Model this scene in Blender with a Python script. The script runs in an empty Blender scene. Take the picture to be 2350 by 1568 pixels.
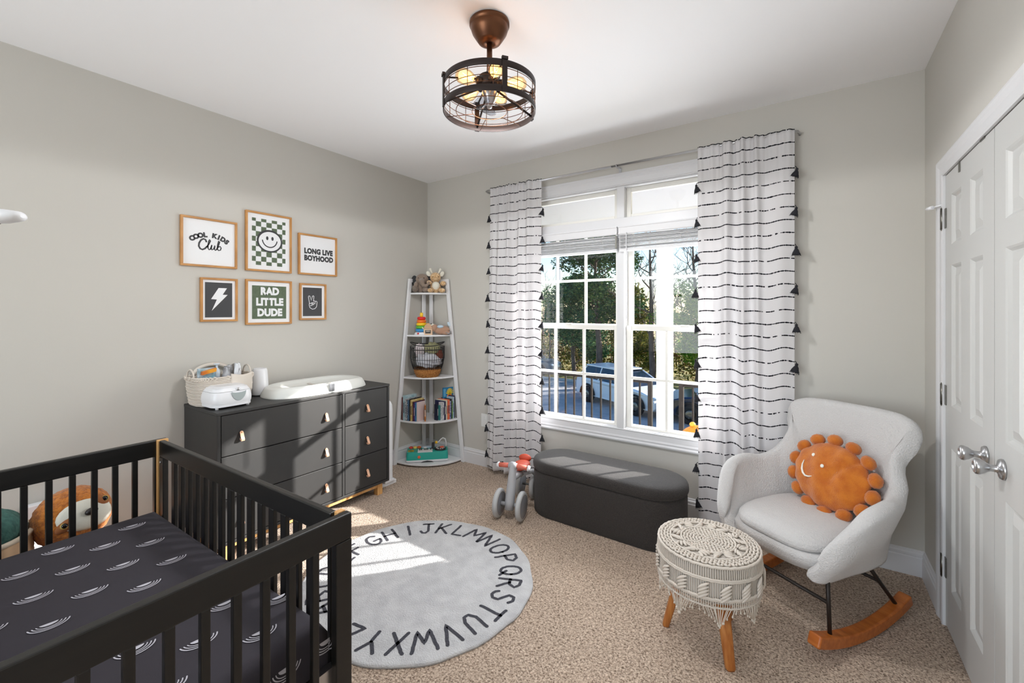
import bpy, bmesh, math, random
from math import pi, sin, cos, radians, sqrt, atan2
from mathutils import Vector, Matrix, Euler

SC = bpy.context.scene
COL = SC.collection
W, H = 3.738, 2.74          # room width along the window wall, ceiling height

# ------------------------------------------------------------------ camera
cd = bpy.data.cameras.new('camera'); cam = bpy.data.objects.new('camera', cd); COL.objects.link(cam)
cam.location = (3.227, -3.202, 1.439)
cam.rotation_euler = (pi/2, 0, 0.598578)
cd.sensor_width = 36.0; cd.lens = 1003.4/2350*36.0
cd.shift_y = -(784-713.3)/2350
cd.clip_start = 0.03; cd.clip_end = 400
SC.camera = cam

# ------------------------------------------------------------------ sky, sun, exposure
SC.view_settings.view_transform = 'Standard'; SC.view_settings.look = 'None'
SC.view_settings.gamma = 1.0; SC.view_settings.exposure = 0.35
try: SC.view_settings.use_curve_mapping = False
except Exception: pass
SC.cycles.use_denoising = True
SC.cycles.max_bounces = 10; SC.cycles.diffuse_bounces = 6; SC.cycles.glossy_bounces = 4
SC.cycles.transparent_max_bounces = 16; SC.cycles.transmission_bounces = 6
SC.cycles.sample_clamp_indirect = 6.0
SC.cycles.caustics_reflective = False; SC.cycles.caustics_refractive = False

SUN = Vector((0.652*cos(radians(19.2)), 0.758*cos(radians(19.2)), sin(radians(19.2)))).normalized()
wd = bpy.data.worlds.new('sky'); SC.world = wd; wd.use_nodes = True
nt = wd.node_tree; nt.nodes.clear()
wo = nt.nodes.new('ShaderNodeOutputWorld'); bg = nt.nodes.new('ShaderNodeBackground')
sk = nt.nodes.new('ShaderNodeTexSky'); sk.sky_type = 'NISHITA'; sk.sun_disc = False
sk.sun_elevation = radians(32); sk.sun_rotation = atan2(SUN.x, SUN.y)
sk.air_density = 1.0; sk.dust_density = 0.6; sk.ozone_density = 1.6
hs = nt.nodes.new('ShaderNodeHueSaturation'); hs.inputs['Saturation'].default_value = 1.25
nt.links.new(sk.outputs[0], hs.inputs['Color']); nt.links.new(hs.outputs[0], bg.inputs[0])
bg.inputs[1].default_value = 0.20
nt.links.new(bg.outputs[0], wo.inputs[0])

sl = bpy.data.lights.new('sun', 'SUN'); so = bpy.data.objects.new('sun', sl); COL.objects.link(so)
sl.energy = 11.0; sl.angle = radians(0.6); sl.color = (1.0, 0.965, 0.92)
so.rotation_euler = SUN.to_track_quat('Z', 'Y').to_euler(); so.location = (8, 9, 6)

def area(name, loc, rot, sx, sy, e, col=(1, 1, 1)):
    l = bpy.data.lights.new(name, 'AREA'); l.shape = 'RECTANGLE'; l.size = sx; l.size_y = sy
    l.energy = e; l.color = col
    o = bpy.data.objects.new(name, l); COL.objects.link(o); o.location = loc; o.rotation_euler = rot
    return o
# added fill lamp behind the camera, shining in by a made-up window
area('near_fill_light', (1.6, -6.15, 1.45), (radians(112), 0, radians(-27)), 2.3, 1.8, 82, (0.90, 0.955, 1.0))
# daylight that comes in by the big window
area('big_window_daylight', (2.0, 0.30, 1.20), (radians(-114), 0, 0), 1.7, 1.2, 54, (0.92, 0.965, 1.0))

# ------------------------------------------------------------------ materials
def lin(c):
    r = []
    for v in c[:3]:
        v /= 255.0
        r.append(v/12.92 if v <= 0.04045 else ((v+0.055)/1.055)**2.4)
    return (r[0], r[1], r[2], 1.0)
MATS = {}
def mat(name, rgb, rough=0.6, metal=0.0, bump=None, var=None, emit=None, spec=None, sheen=0.0, coat=0.0, alpha=None):
    """bump=(scale, strength, distance); var=(scale, rgb2, detail[, stretch xyz])"""
    m = bpy.data.materials.new(name); m.use_nodes = True; t = m.node_tree; b = t.nodes['Principled BSDF']
    b.inputs['Base Color'].default_value = lin(rgb); b.inputs['Roughness'].default_value = rough
    b.inputs['Metallic'].default_value = metal
    if spec is not None: b.inputs['Specular IOR Level'].default_value = spec
    if sheen: b.inputs['Sheen Weight'].default_value = sheen; b.inputs['Sheen Roughness'].default_value = 0.5
    if coat: b.inputs['Coat Weight'].default_value = coat; b.inputs['Coat Roughness'].default_value = 0.15
    tc = None
    def coord(st=None):
        nonlocal tc
        if tc is None: tc = t.nodes.new('ShaderNodeTexCoord')
        if not st: return tc.outputs['Object']
        mp = t.nodes.new('ShaderNodeMapping'); mp.inputs['Scale'].default_value = st
        t.links.new(tc.outputs['Object'], mp.inputs['Vector']); return mp.outputs[0]
    if var:
        n = t.nodes.new('ShaderNodeTexNoise'); n.inputs['Scale'].default_value = var[0]
        n.inputs['Detail'].default_value = var[2] if len(var) > 2 else 3
        t.links.new(coord(var[3] if len(var) > 3 else None), n.inputs['Vector'])
        r = t.nodes.new('ShaderNodeValToRGB'); e = r.color_ramp.elements
        e[0].position = 0.36; e[1].position = 0.64; e[0].color = lin(rgb); e[1].color = lin(var[1])
        t.links.new(n.outputs['Fac'], r.inputs[0]); t.links.new(r.outputs[0], b.inputs['Base Color'])
    if bump:
        n = t.nodes.new('ShaderNodeTexNoise'); n.inputs['Scale'].default_value = bump[0]; n.inputs['Detail'].default_value = 2
        t.links.new(coord(), n.inputs['Vector'])
        bp = t.nodes.new('ShaderNodeBump'); bp.inputs['Strength'].default_value = bump[1]
        bp.inputs['Distance'].default_value = bump[2] if len(bump) > 2 else 0.002
        t.links.new(n.outputs['Fac'], bp.inputs['Height']); t.links.new(bp.outputs[0], b.inputs['Normal'])
    if emit:
        b.inputs['Emission Color'].default_value = lin(emit[0]); b.inputs['Emission Strength'].default_value = emit[1]
    if alpha is not None: b.inputs['Alpha'].default_value = alpha
    MATS[name] = m
    return m
def glassmat(name, tint=(255, 255, 255), ior=1.45, rough=0.0):
    m = bpy.data.materials.new(name); m.use_nodes = True; t = m.node_tree; t.nodes.clear()
    o = t.nodes.new('ShaderNodeOutputMaterial'); mx = t.nodes.new('ShaderNodeMixShader')
    tr = t.nodes.new('ShaderNodeBsdfTransparent'); gl = t.nodes.new('ShaderNodeBsdfGlossy'); lw = t.nodes.new('ShaderNodeLayerWeight'); lw.inputs[0].default_value = 0.5
    pw = t.nodes.new('ShaderNodeMath'); pw.operation = 'POWER'; pw.inputs[1].default_value = 5.0; fr = t.nodes.new('ShaderNodeMath'); fr.operation = 'MULTIPLY_ADD'
    r0 = ((ior-1)/(ior+1))**2; fr.inputs[1].default_value = 1-r0; fr.inputs[2].default_value = r0
    t.links.new(lw.outputs['Facing'], pw.inputs[0]); t.links.new(pw.outputs[0], fr.inputs[0])
    tr.inputs[0].default_value = lin(tint); gl.inputs['Roughness'].default_value = rough; 
    t.links.new(fr.outputs[0], mx.inputs[0]); t.links.new(tr.outputs[0], mx.inputs[1]); t.links.new(gl.outputs[0], mx.inputs[2])
    t.links.new(mx.outputs[0], o.inputs[0]); return m

M = {}
M['wall'] = mat('wall_paint', (196, 193, 186), 0.75, bump=(180, 0.12, 0.001))
M['ceil'] = mat('ceiling_paint', (248, 248, 250), 0.85, bump=(120, 0.1, 0.001))
M['trim'] = mat('white_trim', (218, 218, 220), 0.35)
M['door'] = mat('door_white', (198, 198, 196), 0.42)
M['vinyl'] = mat('window_vinyl', (228, 226, 220), 0.4)
M['blind'] = mat('blind_white', (222, 222, 224), 0.5)
M['ext'] = mat('porch_white', (238, 239, 244), 0.6)
M['glass'] = glassmat('window_glass', ior=1.32)
M['black'] = mat('crib_black', (17, 16, 15), 0.38, var=(6, (23, 21, 19), 3, (1, 1, 8)), spec=0.5)
M['oak'] = mat('natural_wood', (205, 150, 88), 0.45, var=(5, (226, 178, 116), 4, (12, 12, 1.2)))
M['char'] = mat('charcoal_paint', (40, 40, 40), 0.5, var=(3, (45, 44, 43), 4), bump=(40, 0.05, 0.001))
M['gap'] = mat('dark_gap', (10, 10, 10), 0.8)
M['leather'] = mat('tan_leather', (222, 172, 140), 0.6)
M['brass'] = mat('brass', (190, 150, 80), 0.3, 1.0)
M['steel'] = mat('satin_nickel', (190, 190, 192), 0.28, 1.0)
M['chrome'] = mat('chrome', (225, 226, 228), 0.08, 1.0)
M['dsteel'] = mat('grey_steel', (120, 118, 112), 0.35, 1.0)
M['frame'] = mat('oak_frame', (176, 122, 62), 0.45, var=(9, (196, 142, 80), 3, (1, 1, 1)))
M['paper'] = mat('print_paper', (232, 233, 235), 0.5)
M['ink'] = mat('print_ink', (42, 43, 46), 0.5)
M['green'] = mat('print_green', (74, 90, 66), 0.5, var=(60, (84, 100, 74), 2))
M['inkbg'] = mat('print_charcoal', (50, 51, 54), 0.5)
M['white'] = mat('white_plastic', (232, 233, 236), 0.3)
M['whitem'] = mat('white_matte', (228, 228, 226), 0.55)
M['shelf'] = mat('shelf_white', (228, 228, 230), 0.4)
M['pad'] = mat('pad_white', (226, 227, 222), 0.35)
M['grey'] = mat('light_grey_plastic', (176, 177, 181), 0.4)
M['tyre'] = mat('pale_tyre', (186, 188, 190), 0.55)
M['hub'] = mat('hub_grey', (142, 145, 152), 0.45)
M['coral'] = mat('coral_plastic', (214, 112, 92), 0.45)
M['seatred'] = mat('coral_seat', (206, 84, 58), 0.5)
M['bronze'] = mat('oiled_bronze', (88, 58, 42), 0.38, 0.85, var=(8, (112, 74, 50), 2))
M['dbronze'] = mat('dark_bronze', (58, 50, 48), 0.42, 0.7)
M['bulbglass'] = glassmat('bulb_glass', (255, 236, 205), 1.3)
M['glow'] = mat('lit_bulb_glow', (255, 224, 170), 0.4, emit=((255, 214, 150), 2.0), alpha=0.55)
M['pceil'] = mat('porch_ceiling_paint', (234, 235, 240), 0.7)
M['filament'] = mat('filament', (255, 190, 110), 0.5, emit=((255, 190, 110), 16.0))
M['bench'] = mat('black_boucle', (42, 39, 38), 0.95, bump=(260, 0.9, 0.005), var=(220, (60, 55, 52), 3), sheen=0.12)
M['boucle'] = mat('cream_boucle', (205, 203, 202), 0.95, bump=(170, 0.8, 0.006), sheen=0.2)
M['rope'] = mat('cotton_rope', (216, 207, 196), 0.9, bump=(500, 0.5, 0.002))
M['ropeb'] = mat('cushion_linen', (198, 192, 184), 0.9)
M['fringe'] = mat('cotton_fringe', (222, 214, 202), 0.9)
M['rocker'] = mat('rocker_wood', (168, 88, 26), 0.4, var=(7, (190, 108, 44), 3, (1, 6, 6)), coat=0.2)
M['legwood'] = mat('stool_wood', (196, 128, 62), 0.5, var=(9, (168, 98, 40), 5, (9, 9, .8)), coat=0.1)
M['iron'] = mat('black_iron', (40, 33, 29), 0.45, 0.3)
M['fur'] = mat('orange_plush', (206, 118, 30), 0.95, bump=(260, 0.9, 0.004), var=(22, (188, 98, 18), 4), sheen=0.35)
M['fluff'] = mat('brown_plush', (198, 120, 42), 0.95, bump=(140, 1.0, 0.006), var=(60, (150, 82, 22), 4), sheen=0.2)
M['cream'] = mat('cream_plush', (226, 222, 208), 0.95, bump=(300, 0.3, 0.003))
M['rug'] = mat('rug_white', (196, 196, 197), 0.95, bump=(150, 0.8, 0.006), var=(14, (180, 180, 182), 5), sheen=0.15)
M['rugink'] = mat('rug_charcoal', (74, 74, 82), 0.95, bump=(300, 0.9, 0.006), var=(160, (58, 58, 66), 2))
M['sheet'] = mat('sheet_charcoal', (54, 50, 57), 0.9, bump=(900, 0.25, 0.001))
M['motif'] = mat('sheet_white', (202, 200, 208), 0.9)
M['eyeblk'] = mat('eye_black', (14, 12, 12), 0.15)
M['asphalt'] = mat('asphalt', (184, 180, 178), 0.9, var=(3, (164, 162, 162), 5))
M['lawn'] = mat('autumn_lawn', (124, 122, 66), 0.95, var=(1.2, (176, 158, 92), 6))
M['bark'] = mat('tree_bark', (84, 72, 66), 0.95, var=(8, (112, 98, 90), 4, (1, 1, .3)))
M['tassel'] = mat('tassel_black', (36, 36, 42), 0.95, bump=(400, 0.8, 0.003))

def curtain_mat():
    m = bpy.data.materials.new('striped_cotton'); m.use_nodes = True; t = m.node_tree; t.nodes.clear(); L = t.links.new
    def N(k, **kw):
        n = t.nodes.new(k)
        for a, v in kw.items(): setattr(n, a, v)
        return n
    def math_(op, a, b=None, c=None):
        n = N('ShaderNodeMath', operation=op)
        for i, v in enumerate((a, b, c)):
            if v is None: continue
            if isinstance(v, (int, float)): n.inputs[i].default_value = v
            else: L(v, n.inputs[i])
        return n.outputs[0]
    uv = N('ShaderNodeUVMap', uv_map='UVMap'); sp = N('ShaderNodeSeparateXYZ'); L(uv.outputs[0], sp.inputs[0])
    u, v = sp.outputs[0], sp.outputs[1]
    k = math_('DIVIDE', v, 0.0775); fl = math_('FLOOR', k); fr = math_('ABSOLUTE', math_('SUBTRACT', math_('FRACT', k), 0.5))
    jag = N('ShaderNodeTexNoise'); jag.inputs['Scale'].default_value = 1.0; jag.inputs['Detail'].default_value = 0
    cx = N('ShaderNodeCombineXYZ'); L(math_('MULTIPLY', u, 150.0), cx.inputs[0]); L(math_('MULTIPLY', fl, 5.3), cx.inputs[1]); L(cx.outputs[0], jag.inputs['Vector'])
    thr = math_('MULTIPLY', jag.outputs['Fac'], 0.085)
    line = math_('LESS_THAN', fr, thr)
    ds = N('ShaderNodeTexNoise'); ds.inputs['Scale'].default_value = 1.0; ds.inputs['Detail'].default_value = 1
    c2 = N('ShaderNodeCombineXYZ'); L(math_('MULTIPLY', u, 42.0), c2.inputs[0]); L(math_('MULTIPLY', fl, 9.1), c2.inputs[1]); L(c2.outputs[0], ds.inputs['Vector'])
    dash = math_('GREATER_THAN', ds.outputs['Fac'], 0.41)
    par = math_('GREATER_THAN', math_('FRACT', math_('MULTIPLY', fl, 0.5)), 0.25)
    on = math_('MULTIPLY', line, math_('MAXIMUM', dash, par))
    mc = N('ShaderNodeMix', data_type='RGBA'); L(on, mc.inputs['Factor'])
    mc.inputs[6].default_value = lin((228, 226, 227)); mc.inputs[7].default_value = lin((32, 32, 38))
    wv = N('ShaderNodeTexNoise'); wv.inputs['Scale'].default_value = 700; tc = N('ShaderNodeTexCoord'); L(tc.outputs['Object'], wv.inputs['Vector'])
    bp = N('ShaderNodeBump'); bp.inputs['Strength'].default_value = 0.2; bp.inputs['Distance'].default_value = 0.001; L(wv.outputs['Fac'], bp.inputs['Height'])
    df = N('ShaderNodeBsdfDiffuse'); tl = N('ShaderNodeBsdfTranslucent'); mx = N('ShaderNodeMixShader'); mx.inputs[0].default_value = 0.27
    for s in (df, tl): L(mc.outputs[2], s.inputs['Color']); L(bp.outputs[0], s.inputs['Normal'])
    L(df.outputs[0], mx.inputs[1]); L(tl.outputs[0], mx.inputs[2])
    o = N('ShaderNodeOutputMaterial'); L(mx.outputs[0], o.inputs[0])
    return m
M['curtain'] = curtain_mat()

def carpet_mat():
    m = bpy.data.materials.new('beige_carpet'); m.use_nodes = True; t = m.node_tree; L = t.links.new
    b = t.nodes['Principled BSDF']; b.inputs['Roughness'].default_value = 1.0; b.inputs['Specular IOR Level'].default_value = 0.1
    b.inputs['Sheen Weight'].default_value = 0.2
    tc = t.nodes.new('ShaderNodeTexCoord')
    n = t.nodes.new('ShaderNodeTexNoise'); n.inputs['Scale'].default_value = 120; n.inputs['Detail'].default_value = 3; n.inputs['Distortion'].default_value = 0.8
    n2 = t.nodes.new('ShaderNodeTexNoise'); n2.inputs['Scale'].default_value = 2.2; n2.inputs['Detail'].default_value = 4
    L(tc.outputs['Object'], n.inputs['Vector']); L(tc.outputs['Object'], n2.inputs['Vector'])
    r = t.nodes.new('ShaderNodeValToRGB'); e = r.color_ramp.elements
    e[0].position = 0.33; e[0].color = lin((114, 93, 76)); e[1].position = 0.68; e[1].color = lin((228, 208, 188))
    k = e.new(0.50); k.color = lin((188, 166, 146))
    L(n.outputs['Fac'], r.inputs[0])
    mm = t.nodes.new('ShaderNodeMapRange'); mm.inputs['To Min'].default_value = 0.86; mm.inputs['To Max'].default_value = 1.1; L(n2.outputs['Fac'], mm.inputs[0])
    mx = t.nodes.new('ShaderNodeMix'); mx.data_type = 'RGBA'; mx.blend_type = 'MULTIPLY'; mx.inputs['Factor'].default_value = 1.0
    L(r.outputs[0], mx.inputs[6]); L(mm.outputs[0], mx.inputs[7]); L(mx.outputs[2], b.inputs['Base Color'])
    bp = t.nodes.new('ShaderNodeBump'); bp.inputs['Strength'].default_value = 1.0; bp.inputs['Distance'].default_value = 0.008
    L(n.outputs['Fac'], bp.inputs['Height']); L(bp.outputs[0], b.inputs['Normal'])
    return m
M['carpet'] = carpet_mat()

def leafmat(name, a, b_, c):
    m = bpy.data.materials.new(name); m.use_nodes = True; t = m.node_tree; L = t.links.new; t.nodes.clear()
    o = t.nodes.new('ShaderNodeOutputMaterial')
    gi = t.nodes.new('ShaderNodeNewGeometry'); r = t.nodes.new('ShaderNodeValToRGB'); e = r.color_ramp.elements
    e[0].color = lin(a); e[1].color = lin(c); k = e.new(0.5); k.color = lin(b_)
    L(gi.outputs['Random Per Island'], r.inputs[0])
    df = t.nodes.new('ShaderNodeBsdfDiffuse'); tl = t.nodes.new('ShaderNodeBsdfTranslucent'); mx = t.nodes.new('ShaderNodeMixShader'); mx.inputs[0].default_value = 0.5
    L(r.outputs[0], df.inputs[0]); L(r.outputs[0], tl.inputs[0]); L(df.outputs[0], mx.inputs[1]); L(tl.outputs[0], mx.inputs[2]); L(mx.outputs[0], o.inputs[0])
    return m
M['leafg'] = leafmat('leaves_evergreen', (34, 64, 42), (62, 98, 64), (112, 132, 74))
M['leafb'] = leafmat('leaves_bluegreen', (44, 82, 62), (70, 112, 82), (118, 144, 90))
M['leafy'] = leafmat('leaves_bright', (70, 112, 34), (104, 148, 50), (160, 178, 74))
M['leafa'] = leafmat('leaves_autumn', (74, 62, 44), (104, 88, 58), (140, 112, 66))
M['leafo'] = leafmat('leaves_olive', (60, 76, 34), (88, 100, 44), (140, 128, 60))

_cm = {}
def col(rgb, rough=0.6):
    k = (tuple(rgb), rough)
    if k not in _cm: _cm[k] = mat('tone_%d_%d_%d' % tuple(rgb), rgb, rough)
    return _cm[k]

# ------------------------------------------------------------------ mesh builder
class MB:
    def __init__(s): s.v = []; s.f = []; s.m = []; s.s = []; s.uv = None; s.mi = 0
    def add(s, vs, fs, smooth=False, mi=None):
        o = len(s.v); s.v += [tuple(p) for p in vs]
        mi = s.mi if mi is None else mi
        for f in fs: s.f.append([i+o for i in f]); s.m.append(mi); s.s.append(smooth)
        return s
    def box(s, x0, x1, y0, y1, z0, z1, R=None, mi=None):
        vs = [(x, y, z) for z in (z0, z1) for y in (y0, y1) for x in (x0, x1)]
        if R is not None: vs = [R @ Vector(p) for p in vs]
        return s.add(vs, [(0, 2, 3, 1), (4, 5, 7, 6), (0, 1, 5, 4), (2, 6, 7, 3), (0, 4, 6, 2), (1, 3, 7, 5)], mi=mi)
    def tube(s, pts, r, n=10, cap=True, mi=None, closed=False):
        P = [Vector(p) for p in pts]; rs = r if isinstance(r, (list, tuple)) else [r]*len(P)
        vs = []; N = len(P); pa = None
        for i, p in enumerate(P):
            if closed: d = P[(i+1) % N]-P[i-1]
            else: d = (P[min(i+1, N-1)]-P[max(i-1, 0)])
            d.normalize()
            if pa is None:
                a = d.orthogonal().normalized()
            else:
                a = (pa-d*pa.dot(d)); a = a.normalized() if a.length > 1e-6 else d.orthogonal().normalized()
            pa = a; b = d.cross(a)
            for k in range(n):
                t = 2*pi*k/n; vs.append(p+(a*cos(t)+b*sin(t))*rs[i])
        fs = []
        for i in range(N if closed else N-1):
            j = (i+1) % N
            for k in range(n): fs.append((i*n+k, i*n+(k+1) % n, j*n+(k+1) % n, j*n+k))
        s.add(vs, fs, True, mi)
        if cap and not closed:
            o = len(s.v)-len(vs)
            s.f.append([o+k for k in range(n)][::-1]); s.m.append(s.mi if mi is None else mi); s.s.append(False)
            s.f.append([o+(N-1)*n+k for k in range(n)]); s.m.append(s.mi if mi is None else mi); s.s.append(False)
        return s
    def lathe(s, prof, n=32, c=(0, 0, 0), R=None, mi=None, smooth=True, sx=1, sy=1, a0=0, a1=2*pi):
        full = abs(a1-a0-2*pi) < 1e-6; K = n if full else n+1
        vs = []
        for r, z in prof:
            for k in range(K):
                t = a0+(a1-a0)*k/n; p = Vector((r*cos(t)*sx, r*sin(t)*sy, z))
                if R is not None: p = R @ p
                vs.append(p+Vector(c))
        fs = []
        for i in range(len(prof)-1):
            for k in range(n):
                k2 = (k+1) % K
                fs.append((i*K+k, i*K+k2, (i+1)*K+k2, (i+1)*K+k))
        return s.add(vs, fs, smooth, mi)
    def ball(s, c, r, n=12, m=8, R=None, mi=None, fn=None):
        if not isinstance(r, (tuple, list)): r = (r, r, r)
        vs = []; c = Vector(c)
        for i in range(m+1):
            ph = pi*i/m
            for k in range(n):
                t = 2*pi*k/n; d = Vector((sin(ph)*cos(t), sin(ph)*sin(t), cos(ph)))
                p = Vector((d.x*r[0], d.y*r[1], d.z*r[2]))
                if fn: p = fn(p, d)
                if R is not None: p = R @ p
                vs.append(c+p)
        fs = [(i*n+k, (i+1)*n+k, (i+1)*n+(k+1) % n, i*n+(k+1) % n) for i in range(m) for k in range(n)]
        return s.add(vs, fs, True, mi)
    def prism(s, poly, z0, z1, T=None, mi=None, smooth=False):
        """poly in local xy extruded in z; T matrix"""
        n = len(poly); vs = [Vector((x, y, z)) for z in (z0, z1) for x, y in poly]
        if T is not None: vs = [T @ p for p in vs]
        s.add(vs, [tuple(range(n))[::-1], tuple(range(n, 2*n))], False, mi)
        o = len(s.v)-2*n; mm = s.mi if mi is None else mi
        for k in range(n): s.f.append([o+k, o+(k+1) % n, o+n+(k+1) % n, o+n+k]); s.m.append(mm); s.s.append(smooth)
        return s
    def grid(s, fn, nu, nv, smooth=True, mi=None, closeu=False):
        vs = [fn(i/nu, j/nv) for j in range(nv+1) for i in range(nu if closeu else nu+1)]
        K = nu if closeu else nu+1
        return s.add(vs, [(j*K+i, j*K+(i+1) % K, (j+1)*K+(i+1) % K, (j+1)*K+i) for j in range(nv) for i in range(nu)], smooth, mi)
    def xform(s, T):
        s.v = [tuple(T @ Vector(p)) for p in s.v]; return s
    def build(s, name, mats, parent=None, bevel=0, seg=2, sub=0, solid=0, recalc=True, displace=None, offs=0):
        me = bpy.data.meshes.new(name); me.from_pydata(s.v, [], s.f)
        if not isinstance(mats, (list, tuple)): mats = [mats]
        for m_ in mats: me.materials.append(m_)
        me.polygons.foreach_set('material_index', [min(i, len(mats)-1) for i in s.m])
        me.polygons.foreach_set('use_smooth', s.s)
        if s.uv:
            ul = me.uv_layers.new(name='UVMap')
            for lp in me.loops: ul.data[lp.index].uv = s.uv[lp.vertex_index]
        me.update()
        if recalc:
            bm = bmesh.new(); bm.from_mesh(me); bmesh.ops.recalc_face_normals(bm, faces=bm.faces); bm.to_mesh(me); bm.free()
        o = bpy.data.objects.new(name, me); COL.objects.link(o)
        if parent is not None: o.parent = parent
        if solid:
            q = o.modifiers.new('Solidify', 'SOLIDIFY'); q.thickness = solid; q.offset = offs
        if bevel:
            q = o.modifiers.new('Bevel', 'BEVEL'); q.width = bevel; q.segments = seg; q.limit_method = 'ANGLE'; q.angle_limit = radians(40)
            q.harden_normals = False
        if sub:
            q = o.modifiers.new('Subdivision', 'SUBSURF'); q.levels = sub; q.render_levels = sub
        if displace:
            tx = bpy.data.textures.new(name+'_noise', 'CLOUDS'); tx.noise_scale = displace[0]
            q = o.modifiers.new('Displace', 'DISPLACE'); q.texture = tx; q.strength = displace[1]; q.mid_level = 0.5
        return o

def empty(name, loc, label=None, cat=None, group=None, rz=0, kind=None):
    o = bpy.data.objects.new(name, None); COL.objects.link(o); o.empty_display_size = 0.05
    o.location = loc; o.rotation_euler = (0, 0, rz)
    tag(o, label, cat, group, kind); return o
def tag(o, label=None, cat=None, group=None, kind=None):
    if label: o['label'] = label
    if cat: o['category'] = cat
    if group: o['group'] = group
    if kind: o['kind'] = kind
    return o
def struct(o): o['kind'] = 'structure'; return o
def copy_tree(o, parent=None):
    c = o.copy(); COL.objects.link(c)
    if parent is not None: c.parent = parent
    for ch in [q for q in bpy.data.objects if q.parent == o]: copy_tree(ch, c)
    return c
def place(root, loc, rz=0, label=None):
    root.location = loc; root.rotation_euler = (0, 0, rz)
    if label: root['label'] = label
    return root
Rx = lambda a: Matrix.Rotation(a, 3, 'X'); Ry = lambda a: Matrix.Rotation(a, 3, 'Y'); Rz = lambda a: Matrix.Rotation(a, 3, 'Z')
def TM(loc, ex, ey):
    """4x4 with local x->ex, y->ey, z->ex x ey"""
    ex = Vector(ex).normalized(); ey = Vector(ey).normalized(); ez = ex.cross(ey)
    return Matrix(((ex.x, ey.x, ez.x, loc[0]), (ex.y, ey.y, ez.y, loc[1]), (ex.z, ey.z, ez.z, loc[2]), (0, 0, 0, 1)))
def stroke(mb, pts, w, T, z=0.0, mi=None, th=0.0006, n=8):
    """a thick flat line with round ends, in the plane of T"""
    P = [Vector((p[0], p[1])) for p in pts]; L = []; Rr = []
    for i, p in enumerate(P):
        d = P[min(i+1, len(P)-1)]-P[max(i-1, 0)]; d = d.normalized() if d.length > 1e-9 else Vector((1, 0))
        q = Vector((-d.y, d.x))*w/2
        L.append(p+q); Rr.append(p-q)
    def cap(c, d):
        a = atan2(d.y, d.x); return [c+Vector((cos(a+t), sin(a+t)))*w/2 for t in [-pi/2+pi*k/n for k in range(1, n)]]
    d1 = (P[-1]-P[-2]); d0 = (P[0]-P[1])
    vs = []; fs = []
    for i in range(len(P)): vs += [L[i], Rr[i]]
    for i in range(len(P)-1): fs.append((2*i, 2*i+1, 2*i+3, 2*i+2))
    o = len(vs); c1 = cap(P[-1], d1); vs += c1; fs.append([2*len(P)-1]+list(range(o, o+len(c1)))+[2*len(P)-2])
    o = len(vs); c0 = cap(P[0], d0); vs += c0; fs.append([0]+list(range(o, o+len(c0)))+[1])
    mb.add([T @ Vector((v.x, v.y, z)) for v in vs], fs, False, mi)
def arcpts(cx, cy, r, a0, a1, n=12, ry=None):
    ry = r if ry is None else ry
    return [(cx+r*cos(radians(a0+(a1-a0)*i/n)), cy+ry*sin(radians(a0+(a1-a0)*i/n))) for i in range(n+1)]
def text(mb, s, size, T, z=0.0, off=0.0, mi=None, sx=1.0, sp=1.0):
    cu = bpy.data.curves.new('t', 'FONT'); cu.body = s; cu.size = size; cu.offset = off; cu.align_x = 'CENTER'; cu.align_y = 'CENTER'
    cu.space_character = sp; cu.resolution_u = 3; cu.fill_mode = 'FRONT'
    o = bpy.data.objects.new('t', cu); COL.objects.link(o)
    dg = bpy.context.evaluated_depsgraph_get(); me = bpy.data.meshes.new_from_object(o.evaluated_get(dg))
    mb.add([T @ Vector((v.co.x*sx, v.co.y, z)) for v in me.vertices], [tuple(p.vertices) for p in me.polygons], False, mi)
    bpy.data.objects.remove(o); bpy.data.curves.remove(cu); bpy.data.meshes.remove(me)
# ================================================================== ROOM SHELL
NEARY = -6.0
struct(MB().box(-0.12, W+0.12, NEARY-0.12, 0.16, -0.1, 0).build('floor', M['carpet']))
struct(MB().box(-0.12, W+0.12, NEARY-0.12, 0.16, H, H+0.1).build('ceiling', M['ceil']))
struct(MB().box(-0.12, 0, NEARY, 0, 0, H).build('wall_left', M['wall']))
WX0, WX1, WZ0, WZ1 = 1.13, 2.94, 0.550, 2.384
b = MB().box(-0.12, WX0, 0, 0.16, 0, H).box(WX1, W+0.12, 0, 0.16, 0, H).box(WX0, WX1, 0, 0.16, 0, WZ0).box(WX0, WX1, 0, 0.16, WZ1, H)
struct(b.build('wall_back', M['wall']))
D0, D1, D2, DH = -0.435, -1.077, -1.719, 2.057
b = MB().box(W, W+0.12, D0, 0, 0, H).box(W, W+0.12, NEARY, D2, 0, H).box(W, W+0.12, D2, D0, DH+0.003, H).box(W+0.045, W+0.12, D2, D0, 0, DH+0.003)
struct(b.build('wall_right', M['wall']))
NX0, NX1, NZ0, NZ1 = 0.35, 2.85, 0.50, 2.40
b = MB().box(0, NX0, NEARY-0.12, NEARY, 0, H).box(NX1, W, NEARY-0.12, NEARY, 0, H).box(NX0, NX1, NEARY-0.12, NEARY, 0, NZ0).box(NX0, NX1, NEARY-0.12, NEARY, NZ1, H)
struct(b.build('wall_near', M['wall']))

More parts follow.
